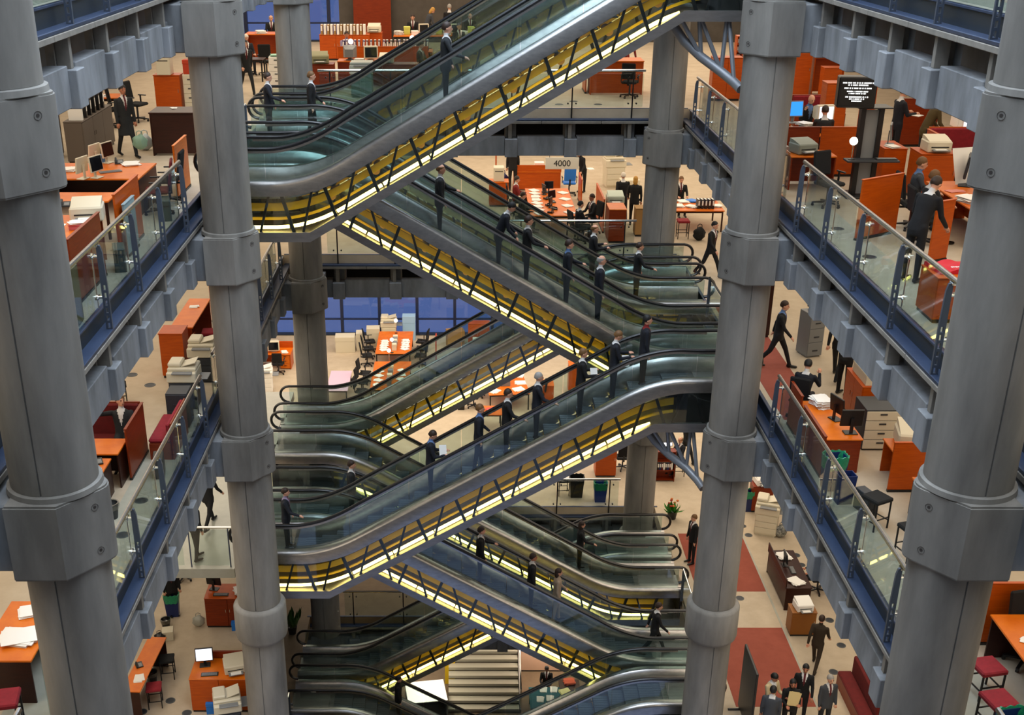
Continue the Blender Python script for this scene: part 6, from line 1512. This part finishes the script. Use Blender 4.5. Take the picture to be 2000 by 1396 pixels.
# tubular brackets under two landings
for l, lab in ((4, 'curved tubular steel bracket under the top right landing'), (2, 'curved tubular steel bracket under the middle right landing')):
    t = thing('tubular_bracket', lab, 'bracket', (0, 24.75, J(l)))
    pts = [(3.75, 0.35, -0.72), (3.95, 0.3, -0.98), (4.3, 0.15, -1.28), (4.7, 0.0, -1.55), (4.92, -0.3, -1.72), (5.02, -0.52, -1.82)]
    par(t, 'lower_tube', 'tbl', lambda: MB().tube(pts, 0.095, 12), mat('grey_painted_tube', '7c7f84', 0.4, 0.3))
    for a, b_ in ((3.85, pts[2]), (4.2, pts[2]), (4.25, pts[3]), (4.75, pts[3]), (4.8, pts[4])):
        par(t, 'strut', f'tbs{a}', lambda: MB().tube([(a, 0.1, -0.575), b_], 0.045, 8), MATS['grey_painted_tube'])
# ---------------------------------------------------------------- basement seen at the foot of the well
ZB = FL(-2)
stp = thing('stairs', 'wide pale steps with dark gaps at the bottom centre', 'stairs', (0.25, 36.2, ZB))
STEPM = mat('pale_stone_step', '9a9484', 0.7)
for k in range(15):
    par(stp, 'step', 'stpk', lambda: MB().box(-1.35, 0, 0.0, 1.35, 0.3, 0.115), STEPM, (0, 0.3 * k, 0.05 + 0.165 * k))
    par(stp, 'nosing_shadow', 'stpr', lambda: MB().box(-1.35, 0.03, -0.049, 1.35, 0.05, 0.0), BLACKP, (0, 0.3 * k, 0.05 + 0.165 * k))  # black strip standing in for the shadow under each step nosing
par(stp, 'stringer', 'stps', lambda: MB().prism_x([(0, 0), (4.5, 0), (4.5, 2.55), (4.3, 2.55), (0, 0.15)], 1.37, 1.42), STEEL_D)
par(stp, 'handrail', 'stph', lambda: MB().tube([(1.4, 0.1, 0.0), (1.4, 0.1, 1.0), (1.4, 4.4, 3.45)], 0.03, 8), CHROME)
def bp(u, v, hh=0.74): return on(-2, u, v, hh)
q = bp(1065, 1362); table('table with teal cloth and white leaflets at the bottom centre', (q.x, q.y, ZB), 0, 1.2, 1.3, top=mat('teal_cloth', '1d5c66', 0.8))
for i, (u, v) in enumerate(((1062, 1347), (1082, 1347), (1056, 1366), (1075, 1364))): papers(f'white leaflets on the teal table, {["far left", "far right", "near left", "near right"][i]}', bp(u, v), 0.1, 3, 0.24, 0.34, group='leaflets on the teal table')
q2 = bp(1108, 1345); table('dark table with books beside the teal table', (q2.x + 0.1, q2.y, ZB), 0, 0.8, 1.2, top=WOOD_K)
papers('red and cream books on the dark table', bp(1112, 1333), 0.2, 14, 0.36, 0.34, mat('red_cream_card', 'c8502c', 0.7))
papers('yellow papers on the dark table', bp(1104, 1352), 0.4, 6, 0.4, 0.4, mat('yellow_paper', 'e8e0a0', 0.8))
q3 = at(1068, 1303, ZB + 1.30); person('man in black suit seated behind the teal table', (q3.x, q3.y, ZB + 0.46), -0.1, 'sit', 'black', hair='black', skin=2); stool('stool of the man behind the teal table', (q3.x, q3.y, ZB), 0, h=0.48)
q4 = at(1060, 1328, ZB); panel('tall pale pink wall screen behind the man in black', (q4.x + 0.9, q4.y + 0.6, ZB), 0, 4.4, 2.6, m=mat('pale_pink_board', 'd8b094', 0.7))
q5 = bp(832, 1350); desk('brightly lit white plan table left of the steps', (q5.x, q5.y, ZB), 0.15, 1.5, 1.3, 0.75, WHITE, GREYP, drawers=False)
box_item('yellow sign box behind the white plan table', (q5.x + 0.9, q5.y + 1.6, ZB), 0, 0.4, 0.3, 1.1, mat('yellow_plastic', 'd8b020', 0.5), 'sign box', 'sign_box')
area('plan_table_light', (q5.x, q5.y - 0.2, ZB + 2.4), 0.8, 0.8, 70, (1, 0.9, 0.7))
area('pink_wall_light', (q4.x + 0.6, q4.y - 0.4, ZB + 2.7), 2.4, 0.4, 90, (1, 0.85, 0.7), (0.7, 0, 0))
